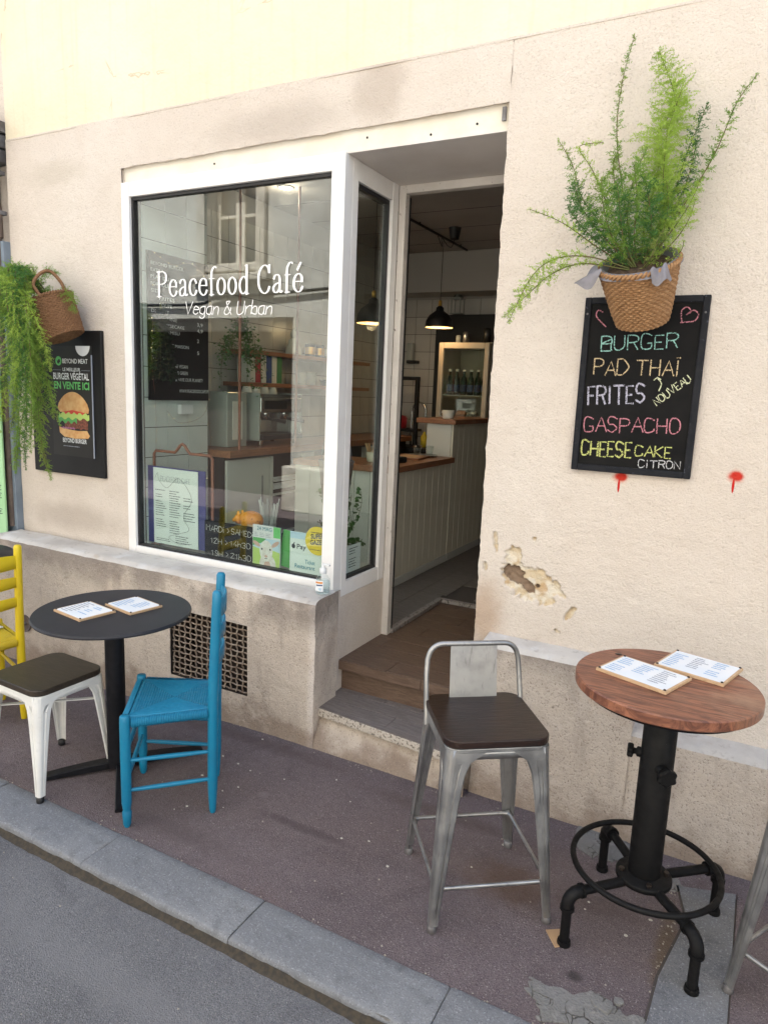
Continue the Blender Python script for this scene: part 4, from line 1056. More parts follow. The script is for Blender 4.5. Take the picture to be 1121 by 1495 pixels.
# menus: paper pinned to small boards
def menu(label, pts, zt, px2, seed, two=3):
    """pts: four measured corners on the table"""
    P = [at(p[0], p[1], 2, zt+.012) for p in pts]; c = sum(P, Vector())/4
    ux = ((P[3]-P[0])+(P[2]-P[1])).normalized(); uy = Z.cross(ux); w_ = ((P[3]-P[0]).length+(P[2]-P[1]).length)/2; h_ = ((P[1]-P[0]).length+(P[2]-P[3]).length)/2
    rz = math.atan2(ux.y, ux.x); t = thing('menu_board', label, 'menu', (c.x, c.y, zt), rz, 'menus lying on the tables')
    MB().box((-w_/2, -h_/2, .0005), (w_/2, h_/2, .0055), .001).box((-w_/2, -h_/2, .0058), (w_/2, h_/2, .0095), .001).build('board', M['plywood'], t)
    m = .007; MB().box((-w_/2+m, -h_/2+m, .0097), (w_/2-m, h_/2-m, .0103)).build('sheet', M['paper'], t)
    cols = two
    for q in range(cols):
        cw = (w_-.04)/cols; x0 = -w_/2+.016+q*(cw+.004)
        scribble('print', (x0, h_/2-.016-.006*(q == 1), .0103), X, Yv, cw-.004, (h_-.034)*(1, .75, .9)[q], (9, 7, 8)[q], M['inkb'] if (seed+q) % 3 else M['inkg'], t, nrm=(0, 0, 1), seed=seed*7+q, lift=.0004, th=.42)
    for sx in (-1, 1):
        for sy in (-1, 1): MB().lathe([(.0042, 0), (.0042, .002), (.002, .0034), (0, .0034)], 12, (sx*(w_/2-.008), sy*(h_/2-.008), .0103)).build('screw', M['screw'], t)
menu('menu pinned to a thin board, the left and nearer one on the round wooden table', [(875, 976), (905, 953), (1005, 988), (977, 1010)], PT, 0, 1)
menu('menu pinned to a thin board, the right and farther one on the round wooden table', [(957, 968), (984, 947), (1084, 974), (1057, 999)], PT, 0, 2)
menu('menu pinned to a thin board, the left one on the black bistro table', [(82, 889), (128, 876), (166, 889), (120, 906)], .7265, 0, 3, 2)
menu('menu pinned to a thin board, the right one on the black bistro table', [(157, 880), (197, 870), (236, 881), (192, 897)], .7265, 0, 4, 2)

# ------------------------------------------------------------------ on the wall
def px_line(par, txt, a, b, cap, mat, yy, jit=.35, seed=1, pen=.66, slant=None, name='chalk_lettering', off=None):
    """a, b: ends of the baseline in the photograph, cap: height of a capital there, in pixels"""
    A = aty(a[0], a[1], yy); B = aty(b[0], b[1], yy); mx_, my_ = (a[0]+b[0])/2, (a[1]+b[1])/2
    dx, dy = b[0]-a[0], b[1]-a[1]; L = math.hypot(dx, dy)
    T = aty(mx_+dy/L*cap, my_-dx/L*cap, yy); Mid = (A+B)/2; hgt = abs((T-Mid).dot((B-A).normalized().cross(Yv)))
    uy = slant or -(B-A).normalized().cross(Yv)
    if uy.z < 0: uy = -uy
    return write(name, txt, A, B-A, uy, (B-A).length, hgt, mat, par, pen=pen, lift=.0008, jit=jit, seed=seed, loc0=off or par.location)
t = thing('chalkboard', 'black framed chalkboard listing dishes in coloured chalk under the right hanging basket', 'chalkboard', (-.392, -.001, 1.735), 0)
BW_, BH_ = .430, .648
MB().box((-BW_/2+.012, -.016, -BH_/2+.012), (BW_/2-.012, -.004, BH_/2-.012)).build('panel', M['board'], t)
fw = .024
for a, b in (((-BW_/2, -.022, -BH_/2), (-BW_/2+fw, 0, BH_/2)), ((BW_/2-fw, -.022, -BH_/2), (BW_/2, 0, BH_/2)), ((-BW_/2+fw, -.0215, -BH_/2), (BW_/2-fw, 0, -BH_/2+fw)), ((-BW_/2+fw, -.0215, BH_/2-fw), (BW_/2-fw, 0, BH_/2))):
    MB().box(a, b, .003).build('frame_bar', M['bframe'], t)
for sx in (-1, 1): MB().lathe([(.004, 0), (.003, .003)], 10).xf(Matrix.Translation((sx*(BW_/2-.012), -.022, BH_/2-.06)) @ Matrix.Rotation(R(90), 4, 'X')).build('screw', M['zinc'], t)
ck = {k: chalk('chalk '+k, c) for k, c in dict(teal=(.28, .52, .47), orange=(.52, .40, .24), violet=(.40, .39, .48), pink=(.50, .20, .24), lime=(.48, .50, .17), pale=(.58, .60, .40), grey=(.48, .48, .50)).items()}
yb = -.017
px_line(t, 'BURGER', (877, 512), (988, 508), 21, ck['teal'], yb, seed=1)
px_line(t, 'PAD THAÏ', (866, 547), (990, 549), 22, ck['orange'], yb, seed=2)
px_line(t, 'FRITES', (858, 590), (940, 588), 26, ck['violet'], yb, seed=3, pen=.85)
px_line(t, 'NOUVEAU', (958, 592), (1009, 556), 11, ck['pale'], yb, seed=4, pen=1.1)
px_line(t, 'GASPACHO', (852, 630), (991, 633), 21, ck['pink'], yb, seed=5)
px_line(t, 'CHEESE', (848, 664), (920, 668), 21, ck['lime'], yb, seed=6, pen=.9)
px_line(t, 'CAKE', (926, 665), (978, 669), 16, ck['lime'], yb, seed=7, pen=.95)
px_line(t, 'CiTRON', (931, 682), (992, 685), 11, ck['grey'], yb, seed=8, pen=1.0)
def px_stroke(par, P, mat, yy, w_, name='chalk_drawing', sm=True):
    Q = [aty(a, b, yy) for a, b in P]; Q = smoothline(Q, 5) if sm else Q; mb = MB(); off = par.location
    ribbon(mb, [(q.x-off.x, q.z-off.z) for q in Q], w_, w_, lambda a, b, k: (a, yy-off.y-.0008, b)); return mb.build(name, mat, par)
px_stroke(t, [(995, 470), (994, 462), (995, 453), (1003, 448), (1008, 455), (1001, 460), (1012, 453), (1019, 459), (1014, 468), (1004, 470), (993, 471)], ck['pink'], yb, .004)
px_stroke(t, [(880, 456), (873, 453), (870, 461), (876, 469), (884, 477)], ck['pink'], yb, .004)
px_stroke(t, [(954, 555), (959, 551), (964, 554)], ck['pale'], yb, .004, sm=False); px_stroke(t, [(959, 552), (965, 560), (961, 571)], ck['pale'], yb, .004)

t = thing('poster_board', 'black board holding an advertising poster of a burger behind the left hanging plant', 'poster', (-3.531, -.001, 1.535))
PW_, PH_ = .610, .825
MB().box((-PW_/2, -.022, -PH_/2), (PW_/2, 0, PH_/2), .006).build('panel', M['panelb'], t)
PX_, PZ_ = -3.475, 1.548
pw, ph = .350, .630
po = MB().box((-pw/2, -.0015, -ph/2), (pw/2, .0, ph/2)).build('poster', M['poster'], t, (PX_+3.531, -.0225, PZ_-1.535))
MB().box((pw/2-.004, -.006, -ph/2), (pw/2+.002, -.0016, ph/2-.05)).build('clip_edge', flat('grey clear edge', (.32, .35, .42), .25), po)
def pt(u, v): return Vector((-pw/2+u*pw, -.0015, ph/2-v*ph))
def pflat(name, pts, mat, lift=.0006, n=0):
    return MB().add([pt(u, v)+Vector((0, -lift, 0)) for u, v in pts], [tuple(range(len(pts)))]).build(name, mat, po)
pflat('label', [(.62, .0)]+[(.79+.17*math.cos(a), .0+.09*math.sin(a)) for a in [math.pi*(1-k/12) for k in range(13)]]+[(.96, .0)], M['paper'])
ftext('lettering', 'BEYOND MEAT', pt(.30, .155), X, Z, .60*pw, .027, M['paper'], po, lift=.001, bold=.01)
ftext('lettering', 'LE MEILLEUR', pt(.30, .225), X, Z, .42*pw, .020, M['paper'], po, lift=.001, bold=.012)
ftext('lettering', 'BURGER VÉGÉTAL', pt(.06, .300), X, Z, .86*pw, .038, M['paper'], po, lift=.001, bold=.02)
ftext('lettering', 'EN VENTE ICI', pt(.07, .385), X, Z, .85*pw, .042, M['brightg'], po, lift=.001, bold=.03)
ftext('lettering', 'BEYOND BURGER', pt(.24, .875), X, Z, .58*pw, .026, M['paper'], po, lift=.001, bold=.015)
scribble('small_print', pt(.25, .90), X, Z, .55*pw, .012, 1, M['inkg'], po, seed=3, lift=.001)
pflat('rule', [(.05, .215), (.26, .215), (.26, .218), (.05, .218)], M['inkg']); pflat('rule', [(.74, .215), (.95, .215), (.95, .218), (.74, .218)], M['inkg'])
ring = [(.20+.075*math.cos(a), .135+.042*math.sin(a)) for a in [2*math.pi*k/24 for k in range(24)]]
pflat('logo', ring, M['brightg']); pflat('logo_mark', [(.16, .125), (.185, .135), (.20, .120), (.235, .120), (.25, .150), (.225, .145), (.21, .165), (.19, .155), (.175, .16)], M['poster'], .0011)
def wavy(u0, u1, v0, v1, amp, n=18, ph_=0): return [(u0+(u1-u0)*k/n, v0+amp*math.sin(k*1.9+ph_)) for k in range(n+1)]+[(u1-(u1-u0)*k/n, v1+amp*math.sin(k*1.4+ph_)) for k in range(n+1)]
dome = [(.13+.77*(k/20), .565-.155*math.sin(math.pi*min(1, max(0, k/20)))**.62) for k in range(21)]+[(.88, .60), (.5, .575), (.20, .60)]
pflat('tomato', wavy(.24, .82, .565, .615, .004), M['tomato'], .0007)
pflat('bun', dome, M['bun'], .0009)
pflat('lettuce', wavy(.17, .90, .605, .655, .012), M['lime'], .0011); pflat('lettuce', wavy(.14, .60, .628, .69, .014, 14, 2), M['green'], .0010)
pflat('patty', wavy(.30, .86, .650, .745, .006), M['patty'], .0008)
pflat('onion', wavy(.22, .55, .735, .75, .004), M['onion'], .0013)
pflat('bun', [(.16, .735), (.40, .755), (.62, .762), (.84, .755), (.90, .80), (.86, .825), (.55, .835), (.28, .825), (.17, .79)], M['bun'], .0012)

# hanging baskets -------------------------------------------------------
def basket(label, c, r0, r1, h, tilt, mat, handle=False, liner=True):
    t = thing('wicker_basket', label, 'basket', c); t.rotation_euler = tilt
    def f(u, v):
        a = 2*math.pi*u; z = -h+h*v; r_ = r1+(r0-r1)*v**.85
        row = v*24; st = 30
        r_ += .0035*abs(math.sin(math.pi*row))**.6 + .0028*math.cos(a*st+math.pi*int(row))+.0015*nz(a*3, z*60)
        return (r_*math.cos(a), r_*math.sin(a), z+.0012*nz(a*6, z*80))
    MB().grid(f, 240, 120).lathe([(0, -h+.002), (r1, -h)], 40).build('weave', mat, t)
    br = []
    for s_ in (0, 1):
        P = []
        for k in range(150):
            a = 2*math.pi*k/150; q = a*26+s_*math.pi; P.append(((r0+.006*math.cos(q))*math.cos(a), (r0+.006*math.cos(q))*math.sin(a), .004+.006*math.sin(q)))
        MB().tube(P, .0055, 6, closed=True).build('rim', mat, t)
    if handle:
        for s_ in (-1,):
            pass
        P = smoothline([(r0*.55, -r0*.80, .0), (r0*.50, -r0*.86, .07), (r0*.7, -r0*.5, .115), (r0*.9, -r0*.1, .12), (r0*1.0, r0*.1, .06), (r0*1.0, r0*.15, 0)], 8)
        MB().tube(P, .009, 8).build('handle', mat, t)
    if liner:
        rn = random.Random(2)
        def lf(u, v):
            a = 2*math.pi*u; fl = max(0, nz(math.cos(a)*1.6+3, math.sin(a)*1.6))*.0
            r_ = r0-.012+v*(.014+.010*(1+math.sin(a*5+1))*.5); z = -.02+.034*min(v*2, 1)-.020*max(0, v-.5)*2
            return (r_*math.cos(a), r_*math.sin(a), z+.003*nz(a*5, v*3))
        MB().grid(lf, 80, 6).build('liner', M['liner'], t)
        for a0, L_, w_ in ((R(200), .085, .55), (R(305), .038, .45)):
            def ff(u, v):
                a = a0+w_*(u-.5); r_ = r0+.004+L_*v*(1-.5*abs(u-.5)*2); return (r_*math.cos(a), r_*math.sin(a), .018-.02*v-.018*v*v+.010*math.sin(u*9+v*3))
            MB().grid(ff, 14, 8).build('liner', M['liner'], t)
        MB().lathe([(r0-.03, -.03), (r0-.012, .012), (r0-.004, .016), (r0-.002, .010), (r0-.010, -.03)], 60, caps=False).build('pot', M['pot'], t)
    MB().grid(lambda u, v: ((r0-.02)*v*math.cos(2*math.pi*u), (r0-.02)*v*math.sin(2*math.pi*u), -.008+.010*nz(u*9, v*6)+.012*(1-v)), 48, 12).build('soil', M['soil'], t)
    return t
RB = aty(932, 386, -.195)
basket('seagrass basket with grey liner hanging on the wall above the chalkboard', RB, .128, .084, .205, (R(30), R(-5), 0), M['wicker'])
LB = aty(72, 440, -.17)
basket('dark seagrass basket with a looped handle on the wall above the burger poster', LB, .125, .100, .205, (R(10), R(-22), 0), M['wickerd'], True, False)
def hook(p, name='cord'): pass

def fern(label, root, stems, mats, seed, spread=1.0):
    """asparagus fern: arching stems set with twigs of fine needles"""
    t = thing('asparagus_fern', label, 'plant', root); rn = random.Random(seed); R0 = Vector(root)
    sm = MB(); fol = {}
    for st in stems:
        pts, L, dens, mk = st['p'], st.get('L', .05)*1.45, st.get('d', 1.0), st['m']
        P = smoothline([Vector(p)-R0 for p in pts], 10); n = len(P); start = st.get('s', .15)
        sm.tube(P, [.0022*(1-.75*i/n)+.0004 for i in range(n)], 5, caps=False)
        seg = [(P[i+1]-P[i]).length for i in range(n-1)]; tot = sum(seg); mb = fol.setdefault(mk, MB())
        step = .0045/dens; s = 0; i = 0; acc = 0
        while s < tot:
            while i < n-2 and acc+seg[i] < s: acc += seg[i]; i += 1
            q = s/tot; s += step*rn.uniform(.6, 1.4)
            if q < start and rn.random() > q/start*.6: continue
            t0 = (P[i+1]-P[i]).normalized(); p = P[i]+(P[i+1]-P[i])*min(1, (s-acc)/max(seg[i], 1e-5))
            a = rn.uniform(0, 2*math.pi); sd = Vector((math.cos(a), math.sin(a)*.8, rn.uniform(-.3, .6))); d = (sd-t0*sd.dot(t0)).normalized()*.85+t0*.45; d.normalize()
            env = math.sin(math.pi*min(1, (q*.92+.08)))**.45 if not st.get('brush') else min(1, (1-q)*4+.25)
            TL = L*env*rn.uniform(.55, 1.15); m_ = max(3, int(TL/.0040)); pp = p.copy(); dd = d.copy()
            for k in range(m_):
                nxt = pp+dd*(TL/m_); dd = (dd+Vector((rn.uniform(-.12, .12), rn.uniform(-.12, .12), rn.uniform(-.10, .10)-.03))).normalized()
                for z_ in range(2 if rn.random() < .75 else 3):
                    nd = Vector((rn.uniform(-1, 1), rn.uniform(-1, 1), rn.uniform(-1, 1))).normalized()*.9+dd*.6; nd.normalize()
                    ln = rn.uniform(.007, .014)*(1-.35*k/m_); wv = nd.cross(Vector((rn.uniform(-1, 1), rn.uniform(-1, 1), .3))).normalized()*.0013
                    b = len(mb.v); mb.v += [pp-wv*.4, pp+nd*ln*.5+wv, pp+nd*ln, pp+nd*ln*.5-wv]; mb.f.append((b, b+1, b+2, b+3)); mb.sm.append(False)
                if k % 2 == 0:
                    wv = dd.cross(Z).normalized()*.0004; b = len(mb.v); mb.v += [pp-wv, pp+wv, nxt+wv, nxt-wv]; mb.f.append((b, b+1, b+2, b+3)); mb.sm.append(False)
                pp = nxt
    sm.build('stems', M['stem'], t)
    for k, mb in fol.items(): stuff(mb.build('foliage', M[k], t))
    return t
def S(P, m, **k): # stem measured in the photograph: (px, py, distance from the wall)
    k['p'] = [at(a, b, 1, -c) for a, b, c in P]; k['m'] = m; return k
rt = (935, 388, .17)
st = [S([rt, (975, 300, .12), (960, 200, .09), (985, 150, .08), (962, 75, .08)], 'fernl', L=.078, d=2.0, s=.25),
      S([(930, 388, .17), (965, 320, .16), (968, 250, .15), (975, 190, .13), (995, 130, .12)], 'fernl', L=.072, d=1.8, s=.15),
      S([(928, 385, .17), (912, 300, .12), (900, 200, .08), (908, 120, .06), (926, 52, .05)], 'ferny', L=.022, d=.8, s=.30),
      S([(925, 385, .18), (915, 320, .2), (925, 260, .2), (945, 215, .18)], 'ferny', L=.04, d=1.1),
      S([(945, 388, .18), (985, 320, .14), (1040, 230, .10), (1075, 150, .08), (1106, 108, .07)], 'ferny', L=.028, d=1.0, s=.35),
      S([(944, 386, .16), (975, 310, .12), (1000, 230, .10), (1032, 152, .09)], 'fernd', L=.032, d=1.1, s=.3),
      S([(942, 386, .2), (985, 330, .22), (1010, 290, .2), (1022, 262, .18)], 'fernl', L=.034, d=.8, s=.3),
      S([(925, 388, .2), (880, 330, .18), (850, 290, .15), (835, 240, .14), (815, 205, .14)], 'ferny', L=.034, d=.9, s=.3),
      S([(925, 388, .2), (895, 320, .2), (865, 250, .18), (845, 215, .16), (880, 208, .15)], 'fernl', L=.030, d=.7, s=.4),
      S([(922, 390, .22), (880, 345, .24), (850, 305, .24), (838, 268, .22)], 'fernd', L=.050, d=1.6, s=.15),
      S([(920, 388, .16), (868, 350, .14), (840, 320, .12), (828, 300, .10)], 'fernd', L=.036, d=1.3, s=.2),
      S([(925, 390, .22), (895, 350, .26), (880, 300, .26), (878, 262, .24)], 'ferny', L=.055, d=1.5, s=.12),
      S([(928, 390, .22), (910, 350, .26), (905, 310, .28), (900, 265, .26)], 'fernd', L=.045, d=1.4, s=.15),
      S([(930, 390, .2), (925, 340, .24), (930, 300, .25), (925, 240, .24)], 'ferny', L=.045, d=1.3, s=.2),
      S([(938, 390, .2), (950, 340, .24), (948, 300, .25), (940, 258, .24)], 'fernd', L=.052, d=1.6, s=.15),
      S([(940, 390, .2), (965, 345, .22), (975, 300, .2), (972, 262, .2)], 'ferny', L=.045, d=1.3, s=.2),
      S([(935, 390, .15), (940, 330, .08), (955, 270, .07), (965, 220, .07)], 'fernl', L=.05, d=1.2, s=.2),
      S([(946, 390, .2), (985, 350, .22), (1005, 320, .22), (1015, 290, .2)], 'fernl', L=.025, d=.7, s=.3),
      S([(918, 390, .2), (870, 360, .24), (820, 325, .28), (772, 305, .3)], 'fernl', L=.022, d=.6, s=.45),
      S([(918, 392, .22), (860, 375, .28), (810, 378, .32), (775, 405, .34), (742, 470, .33)], 'fernl', L=.034, d=1.1, s=.35),
      S([(918, 394, .22), (850, 385, .26), (805, 400, .28), (770, 430, .3), (735, 462, .3)], 'fernl', L=.030, d=1.0, s=.4),
      S([(935, 395, .22), (950, 375, .28), (960, 350, .3), (968, 335, .3)], 'ferny', L=.03, d=.8, s=.3),
      S([(950, 395, .22), (990, 370, .24), (998, 350, .26)], 'fernl', L=.02, d=.6, s=.3),
      S([(915, 360, .14), (900, 290, .12), (895, 240, .10), (905, 215, .10)], 'ferny', L=.04, d=1.2, s=.2),
      S([(960, 370, .14), (985, 310, .12), (1005, 255, .11), (1018, 200, .1)], 'fernd', L=.028, d=1.0, s=.3)]
fern('asparagus fern with tall upright plumes in the right hanging basket', RB+Vector((0, 0, .01)), st, None, 4)
rn = random.Random(12); st = []
for k in range(27):
    x1 = rn.uniform(-45, 92); d = rn.uniform(.12, .38); yb_ = rn.uniform(470, 690); x1 = x1 if yb_ < 640 else rn.uniform(-10, 75)
    tx = min(x1*.8+10, 60) if x1 > 30 else x1*.7+15
    st.append(S([(60+rn.uniform(-14, 10), 428, .15), (38+rn.uniform(-22, 10), 400+rn.uniform(-12, 10), .16+d*.3), (tx*.7+rn.uniform(-8, 8), 428+rn.uniform(-8, 30), .1+d*.8), (tx, (430+yb_)/2, d), (x1, yb_, d*.85)], rn.choice(('ferny', 'fernl', 'ferny', 'fernl', 'fernd')), L=rn.uniform(.028, .058), d=.85, s=.08))
for P in ([(60, 428, .15), (45, 400, .16), (30, 392, .18), (-10, 405, .2)], [(62, 428, .15), (62, 402, .14), (84, 398, .12)], [(60, 428, .15), (98, 430, .16), (112, 455, .16)], [(60, 428, .15), (20, 395, .2), (-25, 430, .25)],
          [(50, 428, .15), (52, 540, .22), (62, 650, .2), (75, 700, .16)], [(50, 428, .15), (40, 560, .3), (28, 640, .25), (24, 690, .2)], [(50, 430, .15), (70, 560, .2), (80, 610, .15)]):
    st.append(S(P, 'ferny', L=.045, d=1.2, s=.1))
fern('dense trailing asparagus fern spilling down over the burger poster at the left edge', LB+Vector((-.02, 0, 0)), st, None, 9)

# sanitiser bottle on the ledge
bp = atz(461, 871, .728); t = thing('pump_bottle', 'clear pump bottle of hand gel on the window ledge by the window corner', 'bottle', (bp.x, -.085, .729))
MB().lathe([(.0, .002), (.031, .002), (.034, .006), (.035, .05), (.032, .075), (.018, .092), (.013, .097), (.013, .108)], 32).build('bottle_body', M['thing'], t)
MB().lathe([(.0, .004), (.030, .004), (.0325, .01), (.033, .05), (.029, .066), (0, .067)], 28).build('gel', glass('gel', (.86, .92, .93), 1.36, .02), t)
MB().lathe([(.016, .098), (.017, .101), (.017, .122), (.008, .124), (.008, .138), (0, .138)], 24).box((-.008, -.007, .136), (.036, .007, .145), .002).build('pump', M['wpanel'], t)
def lab(u, v, r_=.0355): a = R(-150+95*u); return (r_*math.cos(a), r_*math.sin(a), .018+.052*v)
MB().grid(lambda u, v: lab(u, v), 14, 4).build('label', M['paper'], t)
MB().grid(lambda u, v: lab(.25+.7*u, .70+.16*v+.05*u, .0358), 10, 1).build('label_print', M['orange'], t)
MB().grid(lambda u, v: lab(.35+.6*u, .48+.12*v+.05*u, .0358), 10, 1).build('label_print', M['blabel'], t)
MB().grid(lambda u, v: lab(.6+.25*u, .12+.2*v, .0358), 4, 1).build('label_print', M['skyb'], t)

# ------------------------------------------------------------------ inside the café
FZ = .371
t = thing('service_counter', 'cream panelled counter with oiled wooden top just inside the open doorway', 'counter', (-2.03, 1.2, FZ))
def loc(mb, t): mb.v = [v-Vector(t.location) for v in mb.v]; return mb
loc(MB().box((-2.42, 1.245, FZ), (-2.045, 2.235, 1.158)).box((-2.78, 1.245, FZ), (-2.42, 1.62, 1.158)), t).build('carcass', M['panel'], t)
for k in range(9):
    y0 = 1.222+.1125*k
    MB().box((0, .0015, .055), (.014, .111, .785), .002).build('board', M['panel'], t, (-.015+.0*k, y0-1.2, 0))
for k in range(6):
    MB().box((.0015, 0, .0), (.118, .014, .785), .002).build('board', M['panelw'], t, (-.75+.1195*k, .018, 0))
MB().box((-.016, .02, 0), (.006, 1.035, .055), .002).build('skirting', M['panelw'], t)
MB().box((-.40, -.012, .788), (.03, 1.035, .829), .003).build('top', M['cwood'], t)
MB().box((-.75, -.012, .788), (-.402, .44, .829), .003).build('top', M['cwood'], t)
t = thing('bar_counter', 'taller panelled counter section with a wooden ledge in front of the fridge', 'counter', (-2.03, 2.24, FZ))
MB().box((-.22, .0, 0), (-.015, 1.15, 1.078)).build('carcass', M['panelw'], t)
for k in range(10): MB().box((0, .0015, .055), (.014, .111, 1.078), .002).build('board', M['panel'], t, (-.0145, .006+.1125*k, 0))
MB().box((-.016, .006, 0), (.006, 1.15, .055), .002).build('skirting', M['panelw'], t)
MB().box((-.30, -.035, 1.081), (.03, .42, 1.119), .003).box((-.30, .424, 1.081), (.03, 1.2, 1.119), .003).build('top', M['cwood'], t)
# mug, bowl of cutlery, terminal, tablet, tray with glasses
def mug(nm, lab_, cat, p, r_, h, mat, grp=None, taper=.85, hand=True, ha=R(200)):
    t = thing(nm, lab_, cat, p, 0, grp)
    MB().lathe([(0, .001), (r_*taper*.9, .001), (r_*taper, .006), (r_, h), (r_-.004, h), (r_*taper-.004, .01), (0, .008)], 24).build('bowl' if nm == 'bowl' else 'body', mat, t)
    if hand:
        P = [(r_*.9+.0*k+.024*math.sin(math.pi*k/8), 0, h*.2+h*.6*k/8) for k in range(9)]
        MB().tube(P, .0035, 7).xf(Matrix.Rotation(ha, 4, 'Z')).build('handle', mat, t)
    return t
mug('mug', 'white mug on the end of the taller wooden ledge by the fridge', 'mug', (-2.10, 2.29, FZ+1.119), .050, .068, M['ceramic'], ha=R(215))
mug('bowl', 'cream bowl of wooden cutlery on the counter corner, seen through the side window', 'bowl', (-2.26, 1.42, 1.2), .062, .07, M['cream_c'], taper=.9, hand=False)
t = thing('wooden_cutlery', 'wooden forks and knives standing in the cream bowl on the counter', 'cutlery', (-2.26, 1.42, 1.212))
rn = random.Random(3)
for k in range(8):
    a = rn.uniform(0, 6.28); r_ = .03; tl = Vector((rn.uniform(-.3, .3), rn.uniform(-.2, .2), 1)).normalized()
    p = Vector((r_*math.cos(a), r_*math.sin(a), 0)); MB().obox(p+tl*.06, tl, tl.cross(Yv).normalized(), tl.cross(tl.cross(Yv)).normalized(), .055+.01*rn.random(), .008, .001).build('cutlery_piece', M['cut'], t)
t = thing('card_terminal', 'black card terminal on the counter behind the door frame', 'card terminal', (-2.14, 1.50, 1.2), R(70))
MB().prism(rsq(.16, .075, .018, 4), .0, .04, .008).build('body', M['gasket'], t); MB().prism(rsq(.07, .055, .006, 3), .0405, .042).build('screen', M['slate'], t)
t = thing('serving_board', 'wooden board with a paper list lying on the counter', 'board', (-2.22, 1.90, 1.2), R(8))
MB().prism(rsq(.22, .30, .01, 3), .0, .014, .002).build('board', M['cwood'], t); MB().box((-.08, -.12, .0145), (.08, .12, .0155)).build('paper_sheet', M['plywood'], t)
t = thing('glass_tray', 'round tray under the drinking glasses on the counter', 'tray', (-2.22, 2.12, 1.2))
MB().lathe([(0, .002), (.10, .002), (.11, .008), (.112, .012), (.10, .007), (0, .006)], 36).build('tray', M['tray'], t)
gls = None
for x, y in ((-2.26, 2.10), (-2.17, 2.13)):
    g_ = MB().lathe([(0, .0), (.024, .0), (.033, .075), (.031, .075), (.022, .006), (0, .006)], 20).build('drinking_glass', M['thing'], None, (x, y, 1.208))
    tag(g_, 'small empty drinking glass on the tray, %s' % ('left one' if x < -2.2 else 'right one'), 'glass', 'drinking glasses on the counter tray')
# fridge with bottles and cartons
t = thing('display_fridge', 'cream framed glass-door fridge behind the tall counter section', 'fridge', (-2.285, 3.0, FZ))
fr = flat('fridge enamel', (.50, .44, .34), .35)
MB().box((-.235, .06, 0), (-.215, .50, 1.76)).box((.215, .06, 0), (.235, .50, 1.76)).box((-.235, .05, 1.72), (.235, .50, 1.76)).box((-.215, .48, 0), (.215, .50, 1.72)).build('cabinet', fr, t)
MB().box((-.235, .0, .03), (-.190, .05, 1.755), .008).box((.190, .0, .03), (.235, .05, 1.755), .008).box((-.190, .0, 1.705), (.190, .05, 1.755), .006).box((-.19, 0, .03), (.19, .05, .12), .006).build('door_frame', fr, t)
MB().box((-.19, .02, .12), (.19, .026, 1.705)).build('glass_pane', M['clearg'], t)
shz = (.60, .93, 1.30)
for z in shz: MB().box((-.212, .07, z), (.212, .46, z+.006)).build('shelf', M['slateg'], t)
bprof = [(0, 0), (.028, 0), (.029, .004), (.029, .12), (.024, .145), (.012, .17), (.0105, .21), (.0135, .213), (.0135, .222), (0, .222)]
b0 = None
pos = ['leftmost', 'second', 'third', 'fourth', 'fifth', 'rightmost']
for k in range(6):
    L_ = '%s of the six green bottles on the top fridge shelf' % pos[k]; p = (-2.45+.066*k, 3.13, FZ+1.307)
    if b0 is None:
        b0 = thing('bottle', L_, 'bottle', p, 0, 'green bottles in the fridge'); MB().lathe(bprof, 18).build('bottle_body', M['bottleg'], b0)
        MB().lathe([(.0296, .03), (.0296, .09)], 18, caps=False).build('label', M['blabel'], b0); MB().lathe([(.0142, .205), (.0142, .2235), (0, .2235)], 12).build('cap', M['wpanel'], b0)
    else: copy_tree(b0, p, 0, L_)
for k in range(3):
    t2 = thing('carton', ('left pink drink carton on the middle fridge shelf', 'right pink drink carton on the middle fridge shelf', 'pale grey drink carton beside the pink ones in the fridge')[k], 'carton', (-2.425+.105*k, 3.12, FZ+.937), 0, 'drink cartons in the fridge')
    MB().box((-.043, -.035, 0), (.043, .035, .20)).add([(-.043, -.035, .20), (.043, -.035, .20), (.043, .035, .20), (-.043, .035, .20), (-.043, 0, .232), (.043, 0, .232)], [(0, 1, 5, 4), (2, 3, 4, 5), (1, 2, 5), (3, 0, 4)]).build('pack', M['carton'] if k < 2 else M['cartonw'], t2)
    MB().box((-.02, -.0365, .14), (.02, -.0355, .18)).box((-.028, -.0365, .03), (.028, -.0355, .10)).build('print', M['book1'] if k < 2 else M['ink'], t2)
for i, (x, r_, h, mt) in enumerate(((-2.40, .022, .07, 'mugg'), (-2.33, .028, .10, 'steel'), (-2.13, .035, .13, 'tinb'))):
    o = MB().lathe([(0, 0), (r_, 0), (r_, h*.9), (r_*.7, h), (0, h)], 18).build('canister', M[mt], None, (x, 3.15, FZ+1.761)); tag(o, ('small round jar on top of the fridge, left', 'slim steel canister on top of the fridge', 'dark canister on top of the fridge, right')[i], 'canister')
